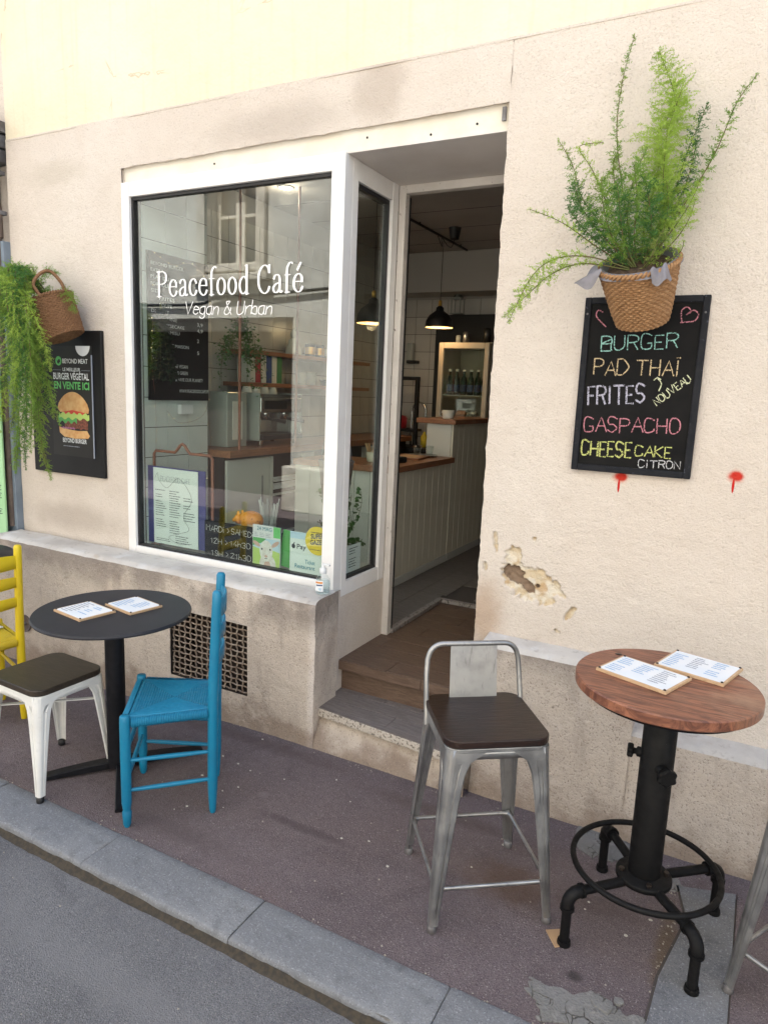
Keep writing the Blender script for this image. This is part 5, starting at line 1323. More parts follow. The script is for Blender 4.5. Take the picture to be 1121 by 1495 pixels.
# back wall: black panel, black frame, tap, red pot, lamps
tag(MB().box((-2.85, 3.66, FZ), (-1.2, 3.735, 2.44)).build('black_panel', M['blackw']), 'tall matt black panel on the back wall behind the fridge', 'wall panel')
tag(MB().box((-3.25, 3.25, FZ), (-2.62, 3.65, 1.16)).build('sink_unit', M['blackw']), 'low black sink unit against the back wall', 'cabinet')
P = [(-3.02, 3.56, 1.16), (-3.02, 3.56, 1.50)]+[(-2.945-.075*math.cos(R(a)), 3.56, 1.50+.09*math.sin(R(a))) for a in range(15, 181, 15)]+[(-2.87, 3.56, 1.45)]
tag(MB().tube(P, .010, 10).build('kitchen_tap', M['chrome']), 'tall curved chrome tap at the back of the kitchen', 'tap')
o = MB().box((-3.60+.35, 3.42, 1.80), (-2.90, 3.46, 1.835)).box((-2.935, 3.42, 1.16), (-2.90, 3.46, 1.80)).box((-3.25, 3.42, 1.16), (-3.215, 3.46, 1.80)).box((-3.215, 3.425, 1.30), (-2.935, 3.62, 1.325)).build('pot_rack', M['blackw'])
tag(o, 'black square rack standing over the kitchen sink', 'rack')
t = thing('cooking_pot', 'dark red lidded pot on the black rack at the back', 'pot', (-3.14, 3.53, 1.327))
MB().lathe([(0, 0), (.07, 0), (.075, .01), (.078, .10), (0, .102)], 24).build('body', M['red'], t); MB().lathe([(.080, .10), (.06, .12), (.012, .13), (.014, .15), (0, .15)], 24).build('lid', M['red'], t)
tag(MB().lathe([(0, 0), (.035, 0), (.035, .10), (.012, .13), (.012, .15), (0, .15)], 16).build('soap_bottle', M['lemon'], None, (-2.80, 3.40, 1.162)), 'yellow bottle beside the sink at the back', 'bottle')
tag(MB().lathe([(0, 0), (.04, 0), (.042, .12), (0, .125)], 16).build('red_canister', M['red'], None, (-2.70, 3.38, 1.162)), 'red canister beside the fridge at the back', 'canister')
t = thing('wall_lamp', 'small wall light with black base on the tiled back wall', 'lamp', (-3.12, 3.70, 2.0)); MB().box((-.03, -.06, 0), (.03, .0, .17), .005).build('shade', M['mugg'], t); MB().box((-.02, -.08, -.03), (.09, .0, .0), .005).build('base', M['gasket'], t)
t = thing('lantern', 'small white wire lantern hanging on the back wall above the black panel', 'lantern', (-2.62, 3.62, 2.44))
for sx in (-1, 1):
    for sy in (-1, 1): MB().box((sx*.045-.004, sy*.045-.004, 0), (sx*.045+.004, sy*.045+.004, .14)).build('post', M['mugg'], t)
MB().box((-.055, -.055, 0), (.055, .055, .008)).box((-.055, -.055, .14), (.055, .055, .148)).build('plate', M['mugg'], t); MB().lathe([(.06, .149), (.02, .19), (.008, .20), (0, .20)], 4).build('roof', M['mugg'], t)
# rail and pendant lamps
rail = thing('ceiling_rail', 'thin black rail across the café ceiling', 'rail', (-2.45, 2.6, 2.965)); MB().tube([(0, -1.2, 0), (0, .75, 0)], .010, 8).build('bar', M['gasket'], rail)
for k in range(3): MB().tube([(0, -1.1+.85*k, 0), (0, -1.1+.85*k, .034)], .005, 6).build('bracket', M['gasket'], rail)
def pendant(lab_, x, y, zr, t0=None):
    t = thing('pendant_lamp', lab_, 'pendant lamp', (x, y, zr), 0, 'black pendant lamps over the counter')
    MB().lathe([(.118, 0), (.119, .004), (.113, .055), (.088, .10), (.05, .128), (.034, .14), (.032, .165), (.020, .172), (.020, .176), (0, .176)], 44, caps=False).build('lamp_shade', M['gasket'], t)
    MB().lathe([(.116, .0015), (.110, .054), (.086, .096), (.048, .124), (0, .13)], 44, caps=False).build('shade_lining', flat('lining', (.75, .58, .35), .5), t)
    MB().lathe([(0, .172), (.015, .176), (.015, .215), (.010, .225), (0, .225)], 16).build('socket', M['brass'], t)
    MB().lathe([(0, .012), (.026, .024), (.034, .045), (.026, .07), (0, .085)], 18).build('bulb', emit('bulb glow', (1, .70, .36), 5), t)
    MB().tube([(0, 0, .22), (0, 0, 2.965-zr)], .0028, 5).build('cord', M['gasket'], t)
    ld = bpy.data.lights.new('pendant_light', 'POINT'); ld.energy = .8; ld.color = (1, .70, .38); ld.shadow_soft_size = .035
    lo = bpy.data.objects.new('pendant_light', ld); col.objects.link(lo); lo.parent = t; lo.location = (0, 0, -.012)
    return t
pendant('lit black pendant lamp with brass fitting, seen through the doorway above the fridge', -2.45, 2.82, 2.235)
pendant('lit black pendant lamp with brass fitting, seen through the side window', -2.45, 1.66, 2.150)
t = thing('ceiling_rose', 'black cup-shaped ceiling rose with looped lamp cord', 'ceiling rose', (-2.26, 2.60, 2.983)); MB().lathe([(.05, 0), (.048, -.012), (.036, -.085), (.030, -.09), (0, -.09)], 24).build('cup', M['gasket'], t)
MB().tube(smoothline([(0, 0, -.09), (-.03, .02, -.14), (-.08, .05, -.12), (-.11, .0, -.07), (-.14, .08, -.12), (-.19, .1, -.03)], 6), .003, 5).build('cord', M['gasket'], t)
t = thing('ceiling_spot', 'small lit recessed spotlight in the café ceiling', 'ceiling light', (-2.9, 1.22, 2.984)); MB().lathe([(.05, 0), (.055, -.006), (.040, -.008), (.038, -.001)], 28, caps=False).build('ring', M['wpanel'], t); MB().lathe([(0, -.003), (.038, -.003)], 24).build('lens', M['spotm'], t)
ld = bpy.data.lights.new('spot_light', 'POINT'); ld.energy = .8; ld.color = (1, .85, .65); ld.shadow_soft_size = .05
lo = bpy.data.objects.new('spot_light', ld); col.objects.link(lo); lo.parent = t; lo.location = (0, 0, -.07)

# left wall: back counter, shelves, coffee machine
t = thing('back_counter', 'long wooden-topped counter with pale cupboards along the left wall', 'counter', (-3.28, .60, FZ))
MB().box((.0, .0, .86), (.44, 2.6, .905), .003).build('top', M['cwood'], t)
MB().box((.0, .01, 0), (.38, 2.6, .858)).build('carcass', M['blackw'], t)
for k, (a, b, mt) in enumerate(((.02, .46, 'panelw'), (.47, .50, 'panelw'), (.86, 1.00, 'panelw'), (1.75, 2.3, 'panelw'))):
    d_ = MB().box((.381, a, .05), (.40, b, .84), .003).build('cupboard_door', M[mt], t)
    if k == 0: MB().tube([(.415, .36, .5), (.415, .36, .72)], .006, 8).build('handle', M['steel'], d_)
for z in (.28, .56):
    MB().box((.2, .505, z), (.39, .855, z+.015)).build('shelf', M['wpanel'], t)
o = MB(); rn = random.Random(6)
for k in range(14): o.box((-3.06+rn.uniform(-.01, .01), 1.12+rn.uniform(-.01, .01), FZ+.5755+.009*k), (-2.90+rn.uniform(-.01, .01), 1.42+rn.uniform(-.02, .01), FZ+.5755+.009*k+.007))
tag(o.build('newspaper_stack', M['paper']), 'stack of papers on the open shelf under the back counter', 'papers')
TZ = FZ+.906
t = thing('espresso_machine', 'chrome espresso machine with pale side panel on the back counter', 'coffee machine', (-3.08, 1.28, TZ))
MB().box((-.13, -.255, .035), (.13, -.24, .36), .004).box((-.13, .24, .035), (.13, .255, .36), .004).build('side_panel', M['mugg'], t)
MB().box((-.13, -.24, .04), (.02, .24, .33)).build('body', M['chrome'], t); MB().box((.02, -.238, .225), (.135, .238, .33), .006).build('head', M['chrome'], t)
MB().box((-.12, -.24, .3305), (.13, .24, .352)).build('cup_rail', M['chrome'], t); MB().box((.02, -.235, .04), (.15, .235, .075), .004).build('drip_tray', M['tinb'], t)
MB().box((.136, -.20, .25), (.139, .05, .31)).build('control_panel', M['tinb'], t)
for y in (-.13, .09):
    g_ = MB().lathe([(.0, -.05), (.028, -.05), (.032, -.01), (.032, 0)], 18, (.085, y, .225)).build('group_head', M['chrome'], t)
    MB().tube([(.105, y, .185), (.25, y+.01, .17)], [.010, .014], 10).build('handle', M['tinb'], g_)
MB().tube([(.12, .2, .22), (.15, .21, .15), (.16, .2, .09)], .005, 6).build('steam_wand', M['chrome'], t)
for sx in (-.1, .1):
    for sy in (-.2, .2): MB().lathe([(.014, 0), (.018, .036)], 10, (sx, sy, 0)).build('foot', M['chrome'], t)
for k in range(4):
    p_ = (-3.10+.0*k, 1.08+.095*k, TZ+.353); g_ = MB().lathe([(0, .065), (.022, .065), (.040, .0), (.037, 0), (.02, .06)], 20).build('coffee_cup', M['ceramic'], None, p_)
    tag(g_, '%s of the four upside-down white cups on the espresso machine' % ('first', 'second', 'third', 'last')[k], 'cup', 'cups on the espresso machine')
t = thing('grinder_housing', 'tall pale box housing beside the espresso machine', 'appliance', (-3.10, .86, TZ)); MB().box((-.12, -.10, .002), (.10, .10, .36), .006).build('housing', M['mugg'], t); MB().box((.1005, -.05, .05), (.104, .05, .30), .001).build('panel_inset', M['ceramic'], t)
for i, (z, y0, y1) in enumerate(((1.925, 1.05, 2.75), (1.705, 1.05, 2.75))):
    s_ = thing('wall_shelf', ('upper', 'lower')[i]+' wooden shelf on the tiled left wall of the café', 'shelf', (LX+.012, y0, z)); MB().box((0, 0, -.028), (.22, y1-y0, 0), .002).build('shelf_board', M['cwood'], s_)
    for yy in (.2, 1.45): MB().box((0, yy, -.10), (.012, yy+.02, -.0285)).box((.013, yy, -.045), (.15, yy+.02, -.0285)).build('bracket', M['gasket'], s_)
# things on the shelves
t = thing('figurine', 'white seated plaster figure on the upper shelf', 'figurine', (-3.17, 1.72, 1.926)); MB().lathe([(0, 0), (.06, 0), (.064, .02), (.058, .05), (.04, .085), (.038, .11), (.022, .125), (0, .13)], 24).build('body', M['buddha'], t); MB().lathe([(.0, .0), (.020, .006), (.028, .03), (.024, .052), (.010, .062), (.008, .072), (0, .074)], 18, (0, 0, .122)).build('head', M['buddha'], t)
for k in range(3):
    o = thing('tin', ('left black tin with gold label on the upper shelf', 'right black tin with gold label on the upper shelf', 'grey tin at the end of the upper shelf')[k], 'tin', (-3.15, 1.92+.13*k, 1.926), 0, 'tins on the upper shelf')
    MB().lathe([(0, 0), (.042, 0), (.042, .095), (.036, .10), (0, .10)], 24).build('body', M['tinb'] if k < 2 else M['mugg'], o); MB().lathe([(.0425, .02), (.0425, .075)], 24, caps=False).build('label', M['brass'] if k < 2 else M['paper'], o)
for k in range(2): mug('mug', ('left', 'right')[k]+' glass mug on the lower shelf', 'mug', (-3.15, 1.80+.14*k, 1.706), .045, .10, M['mugg'], 'glass mugs on the lower shelf', .95, True, R(-20))
for k in range(6):
    y_ = 1.13+.062*k; mt = ('panelw', 'book1', 'panelw', 'book2', 'ceramic', 'book3')[k]; h_ = (.17, .20, .22, .19, .21, .20)[k]
    o = MB().box((-.06, 0, 0), (.06, .055, h_), .002).build('packet', M[mt], None, (-3.17, y_, 1.7065)); tag(o, ('white', 'red', 'cream', 'blue', 'ivory', 'green')[k]+' packet standing in the row on the lower shelf', 'packet', 'packets on the lower shelf')
t = thing('glass_bowl', 'dark green glass bowl on the lower shelf', 'bowl', (-3.15, 2.16, 1.706)); MB().lathe([(0, .0), (.03, .0), (.06, .045), (.056, .05), (.0, .01)], 24).build('body', M['bottleg'], t)
# copper rods in front of the left wall
for i, y_ in enumerate((.64, 1.24)):
    tag(MB().tube([(-2.80+.0*i, y_, TZ+.001), (-2.80, y_, 2.98)], .009, 8).build('copper_rod', M['copper'], None), ('nearer', 'farther')[i]+' upright copper rod standing on the back counter', 'rod', 'copper rods in the window')
# letter board on the pier
t = thing('letter_board', 'tall black menu board with white letters on the pier inside the window', 'menu board', (-2.988, .33, 2.02))
MB().box((0, -.245, -.44), (.012, .23, .36), .002).build('panel', M['board'], t)
rows = ['BEYOND BURGER', 'EXTRA', 'PLAT DU JOUR', 'FORMULE', 'SIDE', '  FRITES', '  SOUPE', 'DESSERT', '  BROWNIE', '  CHEESECAKE', '  TIRAMISU', 'CAFE BIO', 'CHOCOLAT MAISON', 'MATCHA', 'TCHAI']
for i, r_ in enumerate(rows):
    L_ = len(r_.strip()); ftext('lettering', r_.strip(), (.0125, -.225+(.06 if r_[0] == ' ' else 0), .29-.036*i), Yv, Z, .019*L_, .019, M['vinyl'], t, nrm=(1, 0, 0))
for s_, z_ in (('3,9', -.005), ('4,9', -.04), ('2', -.10), ('5', -.17)): ftext('lettering', s_, (.0125, .13, z_), Yv, Z, .016*len(s_), .021, M['vinyl'], t, nrm=(1, 0, 0))
for s_, z_ in (('BE VEGAN', -.255), ('GO GREEN', -.292), ('& SAVE OUR PLANET!', -.33), ('WWW.PEACEFOODCAFE.FR', -.395)): ftext('lettering', s_, (.0125, -.05 if s_[0] != 'W' else -.02, z_), Yv, Z, .0125*len(s_), .020, M['vinyl'], t, nrm=(1, 0, 0))
o = MB().box((0, -.05, 0), (.03, .05, .055), .004).build('thermostat', M['wpanel'], None, (-2.990, .36, 1.50)); tag(o, 'small white control box under the letter board', 'control box')
# fairy lights: wire with small lit bulbs
def fairy(label, pts, nb, seed):
    t = thing('fairy_lights', label, 'fairy lights', pts[0], 0, 'fairy lights in the window'); P = smoothline([Vector(p)-Vector(pts[0]) for p in pts], 8); MB().tube(P, .0008, 4).build('wire', M['copper'], t)
    rn = random.Random(seed); first = None
    for k in range(nb):
        q = P[int((k+.5)/nb*(len(P)-1))]+Vector((rn.uniform(-.006, .006), rn.uniform(-.01, .01), rn.uniform(-.008, .008)))
        if first is None: first = MB().lathe([(0, -.0024), (.0024, 0), (0, .0024)], 6).build('bulb', M['fairy'], t, q)
        else: inst(first, q)
fairy('fairy lights hanging down the left edge of the window', [(-2.975, .10, 2.35), (-2.978, .12, 2.1), (-2.97, .10, 1.8), (-2.978, .13, 1.55), (-2.97, .12, 1.3)], 14, 1)
fairy('fairy lights looped across the top of the letter board', [(-2.965, .10, 2.38), (-2.965, .25, 2.33), (-2.965, .40, 2.36), (-2.965, .54, 2.30)], 8, 2)
fairy('fairy lights hanging beside the right edge of the letter board', [(-2.96, .56, 2.30), (-2.96, .55, 2.0), (-2.96, .56, 1.7), (-2.96, .50, 1.50), (-2.96, .30, 1.45), (-2.96, .20, 1.52)], 13, 3)
fairy('fairy lights trailing down the tiled pier below the control box', [(-2.96, .52, 1.55), (-2.96, .56, 1.35), (-2.96, .53, 1.15), (-2.9, .4, .98)], 7, 4)
def leafy(label, c, rx, ry, rz_, n, mat, seed, leaf=.02, name='hanging_plant', stems=5, hang=0.0, pot=None):
    t = thing(name, label, 'plant', c); rn = random.Random(seed); mb = MB(); sm = MB()
    for k in range(stems):
        a = rn.uniform(0, 6.28); P = [(0, 0, rz_*.6)]; x = y = 0
        for j in range(1, 9): x += rx*.16*math.cos(a)+rn.uniform(-.1, .1)*rx; y += ry*.16*math.sin(a)+rn.uniform(-.1, .1)*ry; P.append((x, y, rz_*.6-(j/8)*(rz_*1.6+hang*rn.random())))
        P = smoothline(P, 4); sm.tube(P, .0015, 4)
        for q in P[4:]:
            for _ in range(max(1, n//(stems*28))):
                d = Vector((rn.uniform(-1, 1), rn.uniform(-1, 1), rn.uniform(-.8, .5))).normalized(); p = q+d*rn.uniform(0, rx*.35); u = d*leaf*rn.uniform(.6, 1.2); s_ = u.cross(Vector((rn.uniform(-1, 1), rn.uniform(-1, 1), 1))).normalized()*leaf*.42
                mb.add([p, p+u*.4+s_, p+u, p+u*.4-s_], [(0, 1, 2, 3)])
    sm.build('stems', M['stem'], t); stuff(mb.build('leaves', M[mat], t)); return t
leafy('dark trailing plant hanging in front of the left wall, beside the letter board', (-2.92, .80, 2.05), .12, .12, .10, 900, 'ivy', 5, .022, 'hanging_plant', 8, .35)
leafy('dark bushy plant with fairy lights low at the left end of the letter board', (-2.93, .13, 1.96), .05, .05, .26, 1400, 'dkleaf', 6, .026, 'bushy_plant', 9)
# copper stand with the printed menu
t = thing('menu_stand', 'copper pipe frame standing in the window', 'stand', (-2.765, .115, .745))
P = [(-.215, 0, .0), (-.215, 0, .535), (-.20, 0, .553), (-.055, 0, .553)]+[(x, 0, .553+.05*math.sin(math.pi*(x+.055)/.11)**1.5) for x in [-.035, -.018, 0, .018, .035]]+[(.055, 0, .553), (.20, 0, .553), (.215, 0, .535), (.215, 0, .0)]
MB().tube(P, .0085, 10).build('pipe', M['copper'], t)
MB().box((-.235, -.02, .0), (-.195, .10, .012)).box((.195, -.02, .0), (.235, .10, .012)).build('foot', M['copper'], t)
t = thing('printed_menu', 'large printed menu sheet in a purple holder inside the copper stand', 'menu', (-2.785, .080, .990))
MB().box((-.215, .002, -.215), (.215, .006, .225)).build('holder', M['purple'], t); pg = MB().box((-.165, -.003, -.215), (.165, .0, .218)).build('sheet', M['paperg'], t)
write('lettering', 'PEACEFOOD CAFE', (-.11, -.003, .145), X, Z, .22, .028, M['inkg'], pg, pen=.6, lift=.0008, jit=.3)
for q in range(3): scribble('print', (-.15+.105*q, -.003, .10-.03*(q == 2)), X, Z, .095, (.22, .25, .14)[q], (17, 19, 10)[q], M['ink'], pg, seed=20+q, lift=.0008, th=.3)
scribble('print', (-.15, -.003, -.16), X, Z, .13, .04, 4, M['ink'], pg, seed=31, lift=.0008); scribble('print', (.0, -.003, -.14), X, Z, .15, .06, 5, M['ink'], pg, seed=32, lift=.0008)
MB().tube(smoothline([(-.15, -.0045, .16), (-.13, -.0045, .19), (-.12, -.0045, .15), (-.06, -.0045, .11), (.02, -.0045, .17), (.09, -.0045, .12), (.12, -.0045, .05), (.06, -.0045, -.04), (.10, -.0045, -.11), (.03, -.0045, -.14), (-.05, -.0045, -.17), (.02, -.0045, -.20), (.12, -.0045, -.19)], 6), .0008, 4).build('doodle', M['ink'], pg)
# opening hours
C4 = [aty(302, 768, .066), aty(371, 779, .066), aty(371, 826, .066), aty(304, 815, .066)]
cx_ = sum((c.x for c in C4))/4
t = thing('hours_board', 'small black board with opening hours chalked on it in the window', 'chalkboard', (cx_, .066, .86)); MB().box((-.178, .0, -.115), (.170, .006, .095), .001).build('panel', M['board'], t)
wh = chalk('chalk white', (.62, .60, .58), .3, .45)
write('chalk_lettering', 'MARDi >SAMEDi', (-.165, 0, .040), X, Z, .32, .030, wh, t, pen=.7, lift=.0008, jit=.4, seed=2)
write('chalk_lettering', '12H >14h30', (-.135, 0, -.025), X, Z, .27, .028, wh, t, pen=.7, lift=.0008, jit=.5, seed=3)
write('chalk_lettering', '19H >21h30', (-.130, 0, -.092), X, Z, .27, .028, wh, t, pen=.7, lift=.0008, jit=.5, seed=4)
# lamb magazine
t = thing('magazine', 'green edged magazine with a white lamb on its cover in the window', 'magazine', (-2.143, .063, .862))
MB().box((-.088, 0, -.112), (.088, .006, .112)).build('cover', M['wpanel'], t)
def fl2(nm, pts, mt, lift): return MB().add([(a, -lift, b) for a, b in pts], [tuple(range(len(pts)))]).build(nm, M[mt], t)
def oval(cx, cy, rx, ry, rot=0, n=22): return [(cx+rx*math.cos(a)*math.cos(rot)-ry*math.sin(a)*math.sin(rot), cy+rx*math.cos(a)*math.sin(rot)+ry*math.sin(a)*math.cos(rot)) for a in [2*math.pi*k/n for k in range(n)]]
fl2('picture', [(-.086, -.110), (.086, -.110), (.086, .045), (-.086, .045)], 'skyb', .0006); fl2('picture', [(-.086, -.110), (.086, -.110), (.086, -.02), (.03, -.01), (-.03, -.015), (-.086, -.005)], 'lime', .0009); fl2('picture', [(-.086, .0), (-.03, .02), (.0, .045), (-.086, .045)], 'green', .0008)
fl2('green_corner', [(.045, .055), (.088, .055), (.088, .112), (.045, .112)], 'brightg', .0007); scribble('print', (-.08, 0, .075), X, Z, .115, .025, 3, M['inkg'], t, seed=4, cols=3)
ftext('lettering', '24 MAG', (-.06, 0, .085), X, Z, .095, .022, M['teal'], t)
fl2('lamb', oval(.01, -.09, .052, .055)+[], 'wool', .0012); fl2('lamb', [(a, b) for a, b in oval(.0, -.02, .042, .056)], 'wool', .0015); fl2('lamb_ear', oval(-.062, .012, .026, .011, R(-25)), 'pink', .0013); fl2('lamb_ear', oval(.058, .022, .028, .011, R(35)), 'pink', .0013)
fl2('lamb_eye', oval(-.027, -.012, .006, .005), 'ink', .0018); fl2('lamb_eye', oval(.026, -.010, .006, .005), 'ink', .0018); fl2('lamb_nose', oval(.0, -.048, .010, .007), 'pink', .0018); fl2('lamb_nose', oval(.0, -.060, .010, .002), 'ink', .0018)
fl2('lamb', oval(.008, -.10, .022, .03), 'pink', .0014)
for k, (x_, mt) in enumerate(((-2.245, 'plywood'), (-2.02, 'green'))):
    o = MB().box((-.045, 0, -.10), (.045, .004, .09)).build('leaflet', M[mt], None, (x_, .085, .87)); o.rotation_euler = (R(-4), R(6 if k else 0), 0); tag(o, ('brown leaflet standing behind the hours board', 'green leaflet leaning between the magazine and the payment stickers')[k], 'leaflet')
# payment sticker and round yellow sticker on the glass
t = thing('payment_sticker', 'pale stickers of accepted payments on the glass by the window corner', 'sticker', (-1.880, .0395, .860))
MB().box((-.098, .0, -.105), (.105, .0012, .115)).build('sheet', M['paperg'], t); MB().box((-.097, -.0006, .080), (.0, -.0001, .114)).build('blue_band', M['skyb'], t); MB().box((.0, -.0006, -.104), (.104, -.0001, .03)).build('pale_card', M['paperg'], t)
ftext('lettering', 'Pay', (-.055, 0, .030), X, Z, .055, .026, M['ink'], t, bold=.01); MB().add([(x_, -.0012, z_) for x_, z_ in oval(-.076, .040, .011, .012)], [tuple(range(22))]).add([(x_, -.0012, z_) for x_, z_ in oval(-.072, .056, .003, .006, R(-30))], [tuple(range(22))]).build('logo', M['ink'], t)
ftext('lettering', 'Ticket', (-.005, 0, -.040), X, Z, .060, .022, M['teal'], t, bold=.01); ftext('lettering', 'Restaurant', (-.065, 0, -.068), X, Z, .120, .022, M['teal'], t, bold=.01)
t = thing('round_sticker', 'round yellow sticker with black lettering on the glass by the window corner', 'sticker', (-1.812, .0355, .945))
MB().prism([(.072*math.cos(2*math.pi*k/48), .072*math.sin(2*math.pi*k/48)) for k in range(48)], 0, .001, f=lambda a, b, c: (a, .0012-c, b)).build('disc', M['lemon'], t)
for s_, z_, w_, h_ in (('SUPER', .008, .078, .024), ('GAZER', -.022, .084, .024)): ftext('lettering', s_, (-w_/2, 0, z_), X+Z*.10, Z, w_, h_, M['ink'], t, bold=.02)
scribble('print', (-.04, 0, .046), X, Z, .08, .01, 1, M['ink'], t, seed=2); scribble('print', (-.045, 0, -.042), X, Z, .09, .008, 1, M['ink'], t, seed=3)
# orange ceramic money box, plate, glass of straws
pp_ = Vector((-2.34, .20, .746))
t = thing('glass_stand', 'clear glass cake stand under the orange ceramic animal', 'cake stand', pp_); MB().lathe([(0, 0), (.05, 0), (.045, .006), (.012, .012), (.012, .135), (.03, .142), (.115, .144), (.118, .150), (0, .148)], 36).build('plate', M['thing'], t)
t = thing('ceramic_pig', 'orange patterned ceramic animal on the glass stand in the window', 'figurine', pp_+Vector((-.01, 0, .151)))
def egg(c, r3, mt='orange', nm='body', rot=0):
    m = bmesh.new(); bmesh.ops.create_icosphere(m, subdivisions=3, radius=1)
    for v in m.verts: v.co = Vector((v.co.x*r3[0], v.co.y*r3[1], v.co.z*r3[2]))
    mb = MB().bm(m, True); mb.xf(Matrix.Translation(c) @ Matrix.Rotation(rot, 4, 'Y')); return mb.build(nm, M[mt], t)
egg((0, 0, .062), (.072, .055, .052)); egg((-.075, -.01, .062), (.030, .030, .030), nm='head'); egg((-.098, -.02, .056), (.014, .015, .013), nm='snout')
for sy in (-1, 1): egg((-.068, -.01+.018*sy, .094), (.010, .006, .016), nm='ear'); egg((-.04, .022*sy, .012), (.012, .012, .014), nm='foot'); egg((.045, .022*sy, .012), (.012, .012, .014), nm='foot')
t = thing('straw_glass', 'glass of clear straws standing behind the orange ceramic animal', 'glass', (-2.36, .37, .760))
MB().lathe([(0, .0), (.03, .0), (.042, .16), (.040, .16), (.028, .004), (0, .004)], 24).build('glass_body', M['thing'], t); rn = random.Random(9); sw_ = flat('clear straw', (.55, .60, .58), .2)
for k in range(16):
    a = rn.uniform(0, 6.28); d = Vector((math.cos(a)*.16, math.sin(a)*.16, 1)).normalized(); MB().tube([Vector((math.cos(a)*.012, math.sin(a)*.012, .006)), Vector((math.cos(a)*.012, math.sin(a)*.012, .006))+d*rn.uniform(.25, .30)], .0035, 6).build('straw', sw_, t)
# zinc pot and ivy in the side window, card leaning on the glass
t = thing('zinc_planter', 'dark zinc bucket hanging inside the side window', 'planter', (-1.80, .17, 1.335))
zb = MB().lathe([(0, -.26), (.058, -.26), (.060, -.25), (.074, -.12), (.077, -.118), (.077, -.110), (.076, -.108), (.086, -.012), (.090, -.010), (.090, 0), (.084, 0), (.07, -.12), (0, -.14)], 36); zb.build('bucket', flat('dark zinc', (.07, .075, .085), .55, .3, c2=(.13, .085, .06), sc_=12), t)
MB().tube([(.086*math.cos(R(a)), 0, .17*math.sin(R(a))) for a in range(0, 181, 10)], .0022, 6).build('handle', M['zinc'], t)
MB().tube([(0, 0, .17), (0, 0, 1.30)], .0012, 5).build('cord', M['gasket'], t)
t = thing('ivy_plant', 'green ivy plant in a pot on the window shelf behind the side window', 'plant', (-1.83, .26, .746)); MB().lathe([(0, 0), (.05, 0), (.065, .10), (.06, .10), (0, .085)], 28).build('pot', M['zinc'], t); rn = random.Random(21); mb = MB(); sm = MB()
for k in range(16):
    a = rn.uniform(0, 6.28); P = [Vector((0, 0, .09))]; d = Vector((math.cos(a)*.5, math.sin(a)*.5, 1)).normalized(); tall = k < 3
    for j in range(9): P.append(P[-1]+d*(.040 if tall else .024)); d = (d+Vector((rn.uniform(-.3, .3), rn.uniform(-.3, .3), (.05 if tall else -.22)))).normalized()
    P = [Vector((min(.085, p.x), p.y, p.z)) for p in P]; P = smoothline(P, 2); sm.tube(P, .0014, 4)
    for q in P[2:]:
        for _ in range(3):
            dd = Vector((rn.uniform(-1, 1), rn.uniform(-1, 1), rn.uniform(-.4, .8))).normalized(); u = dd*rn.uniform(.018, .034); s_ = u.cross(Vector((rn.uniform(-1, 1), rn.uniform(-1, 1), 1))).normalized()*.013
            q2 = Vector((min(q.x, .06), q.y, q.z)); mb.add([q2, q2+u*.25+s_, q2+u*.55+s_*.8, q2+u, q2+u*.55-s_*.8, q2+u*.25-s_], [(0, 1, 2, 3, 4, 5)])
sm.build('stems', M['stem'], t); stuff(mb.build('leaves', M['ivy'], t))
t = thing('info_card', 'pale blue information cards leaning inside the side window', 'card', (-1.737, .23, .80)); MB().box((-.003, -.11, -.045), (.0, .02, .085)).build('card', M['skyb'], t); MB().box((.0005, -.035, -.045), (.0025, .10, .10)).build('card', M['paper'], t)
scribble('print', (.0025, -.02, .09), Yv, Z, .11, .11, 8, M['ink'], t, nrm=(1, 0, 0), seed=5); MB().box((.0003, -.10, .05), (.0012, -.04, .058)).box((.0003, -.09, -.01), (.0012, -.055, .02)).build('logo', M['teal'], t)

# ------------------------------------------------------------------ neighbour on the left
nb = thing('neighbour_shopfront', 'blue grey wooden shopfront of the neighbouring house at the left edge', 'building')
MB().box((-9.0, .03, 0), (-4.14, .30, 8.0)).build('wall', M['stucco'], nb); MB().box((-4.14, .05, 0), (-4.0, .30, 8.0)).build('wall', M['stucco'], nb)
MB().box((-4.118, -.045, .70), (-4.002, .045, 2.46), .004).build('pilaster', M['slate'], nb)
MB().box((-9.0, -.16, 3.06), (-4.0, .05, 3.12), .005).box((-9.0, -.12, 2.98), (-4.02, .05, 3.055), .01).box((-9.0, -.07, 2.90), (-4.03, .05, 2.975), .01).build('cornice', M['zinc'], nb)
MB().box((-9.0, -.02, 2.46), (-4.13, .029, 2.895), .004).build('fascia', M['slate'], nb)
MB().box((-9.0, -.05, .0), (-4.13, .029, .70), .004).build('stall_riser', M['wpanel'], nb)
MB().box((-4.19, -.06, .745), (-4.135, -.0, 1.30), .003).build('white_strip', M['wpanel'], nb)
mb = MB(); rn = random.Random(3)
for k in range(14): x = -4.05-.05*rn.random()-.03*k; mb.prism(irregular(x, -.06, .03, .03, k, 0, .5, 9), 3.121, 3.14+.03*rn.random(), .003)
stuff(mb.build('mortar_crumbs', M['conc'], nb))
t = thing('drainpipe', 'brown drainpipe with grey clamps running down beside the café wall', 'drainpipe', (-4.06, -.045, 2.60))
MB().tube([(0, 0, .30), (0, 0, .08), (.012, 0, .02), (.012, 0, -.12)], .032, 16).build('pipe', M['pipebr'], t)
for z in (.24, .02): MB().box((-.05, -.036, z-.012), (.045, .045, z+.012), .003).build('clamp', M['zinc'], t)
MB().tube([(.012, 0, -.12), (.012, 0, -1.85)], .022, 12).build('pipe', M['pipebr'], t)
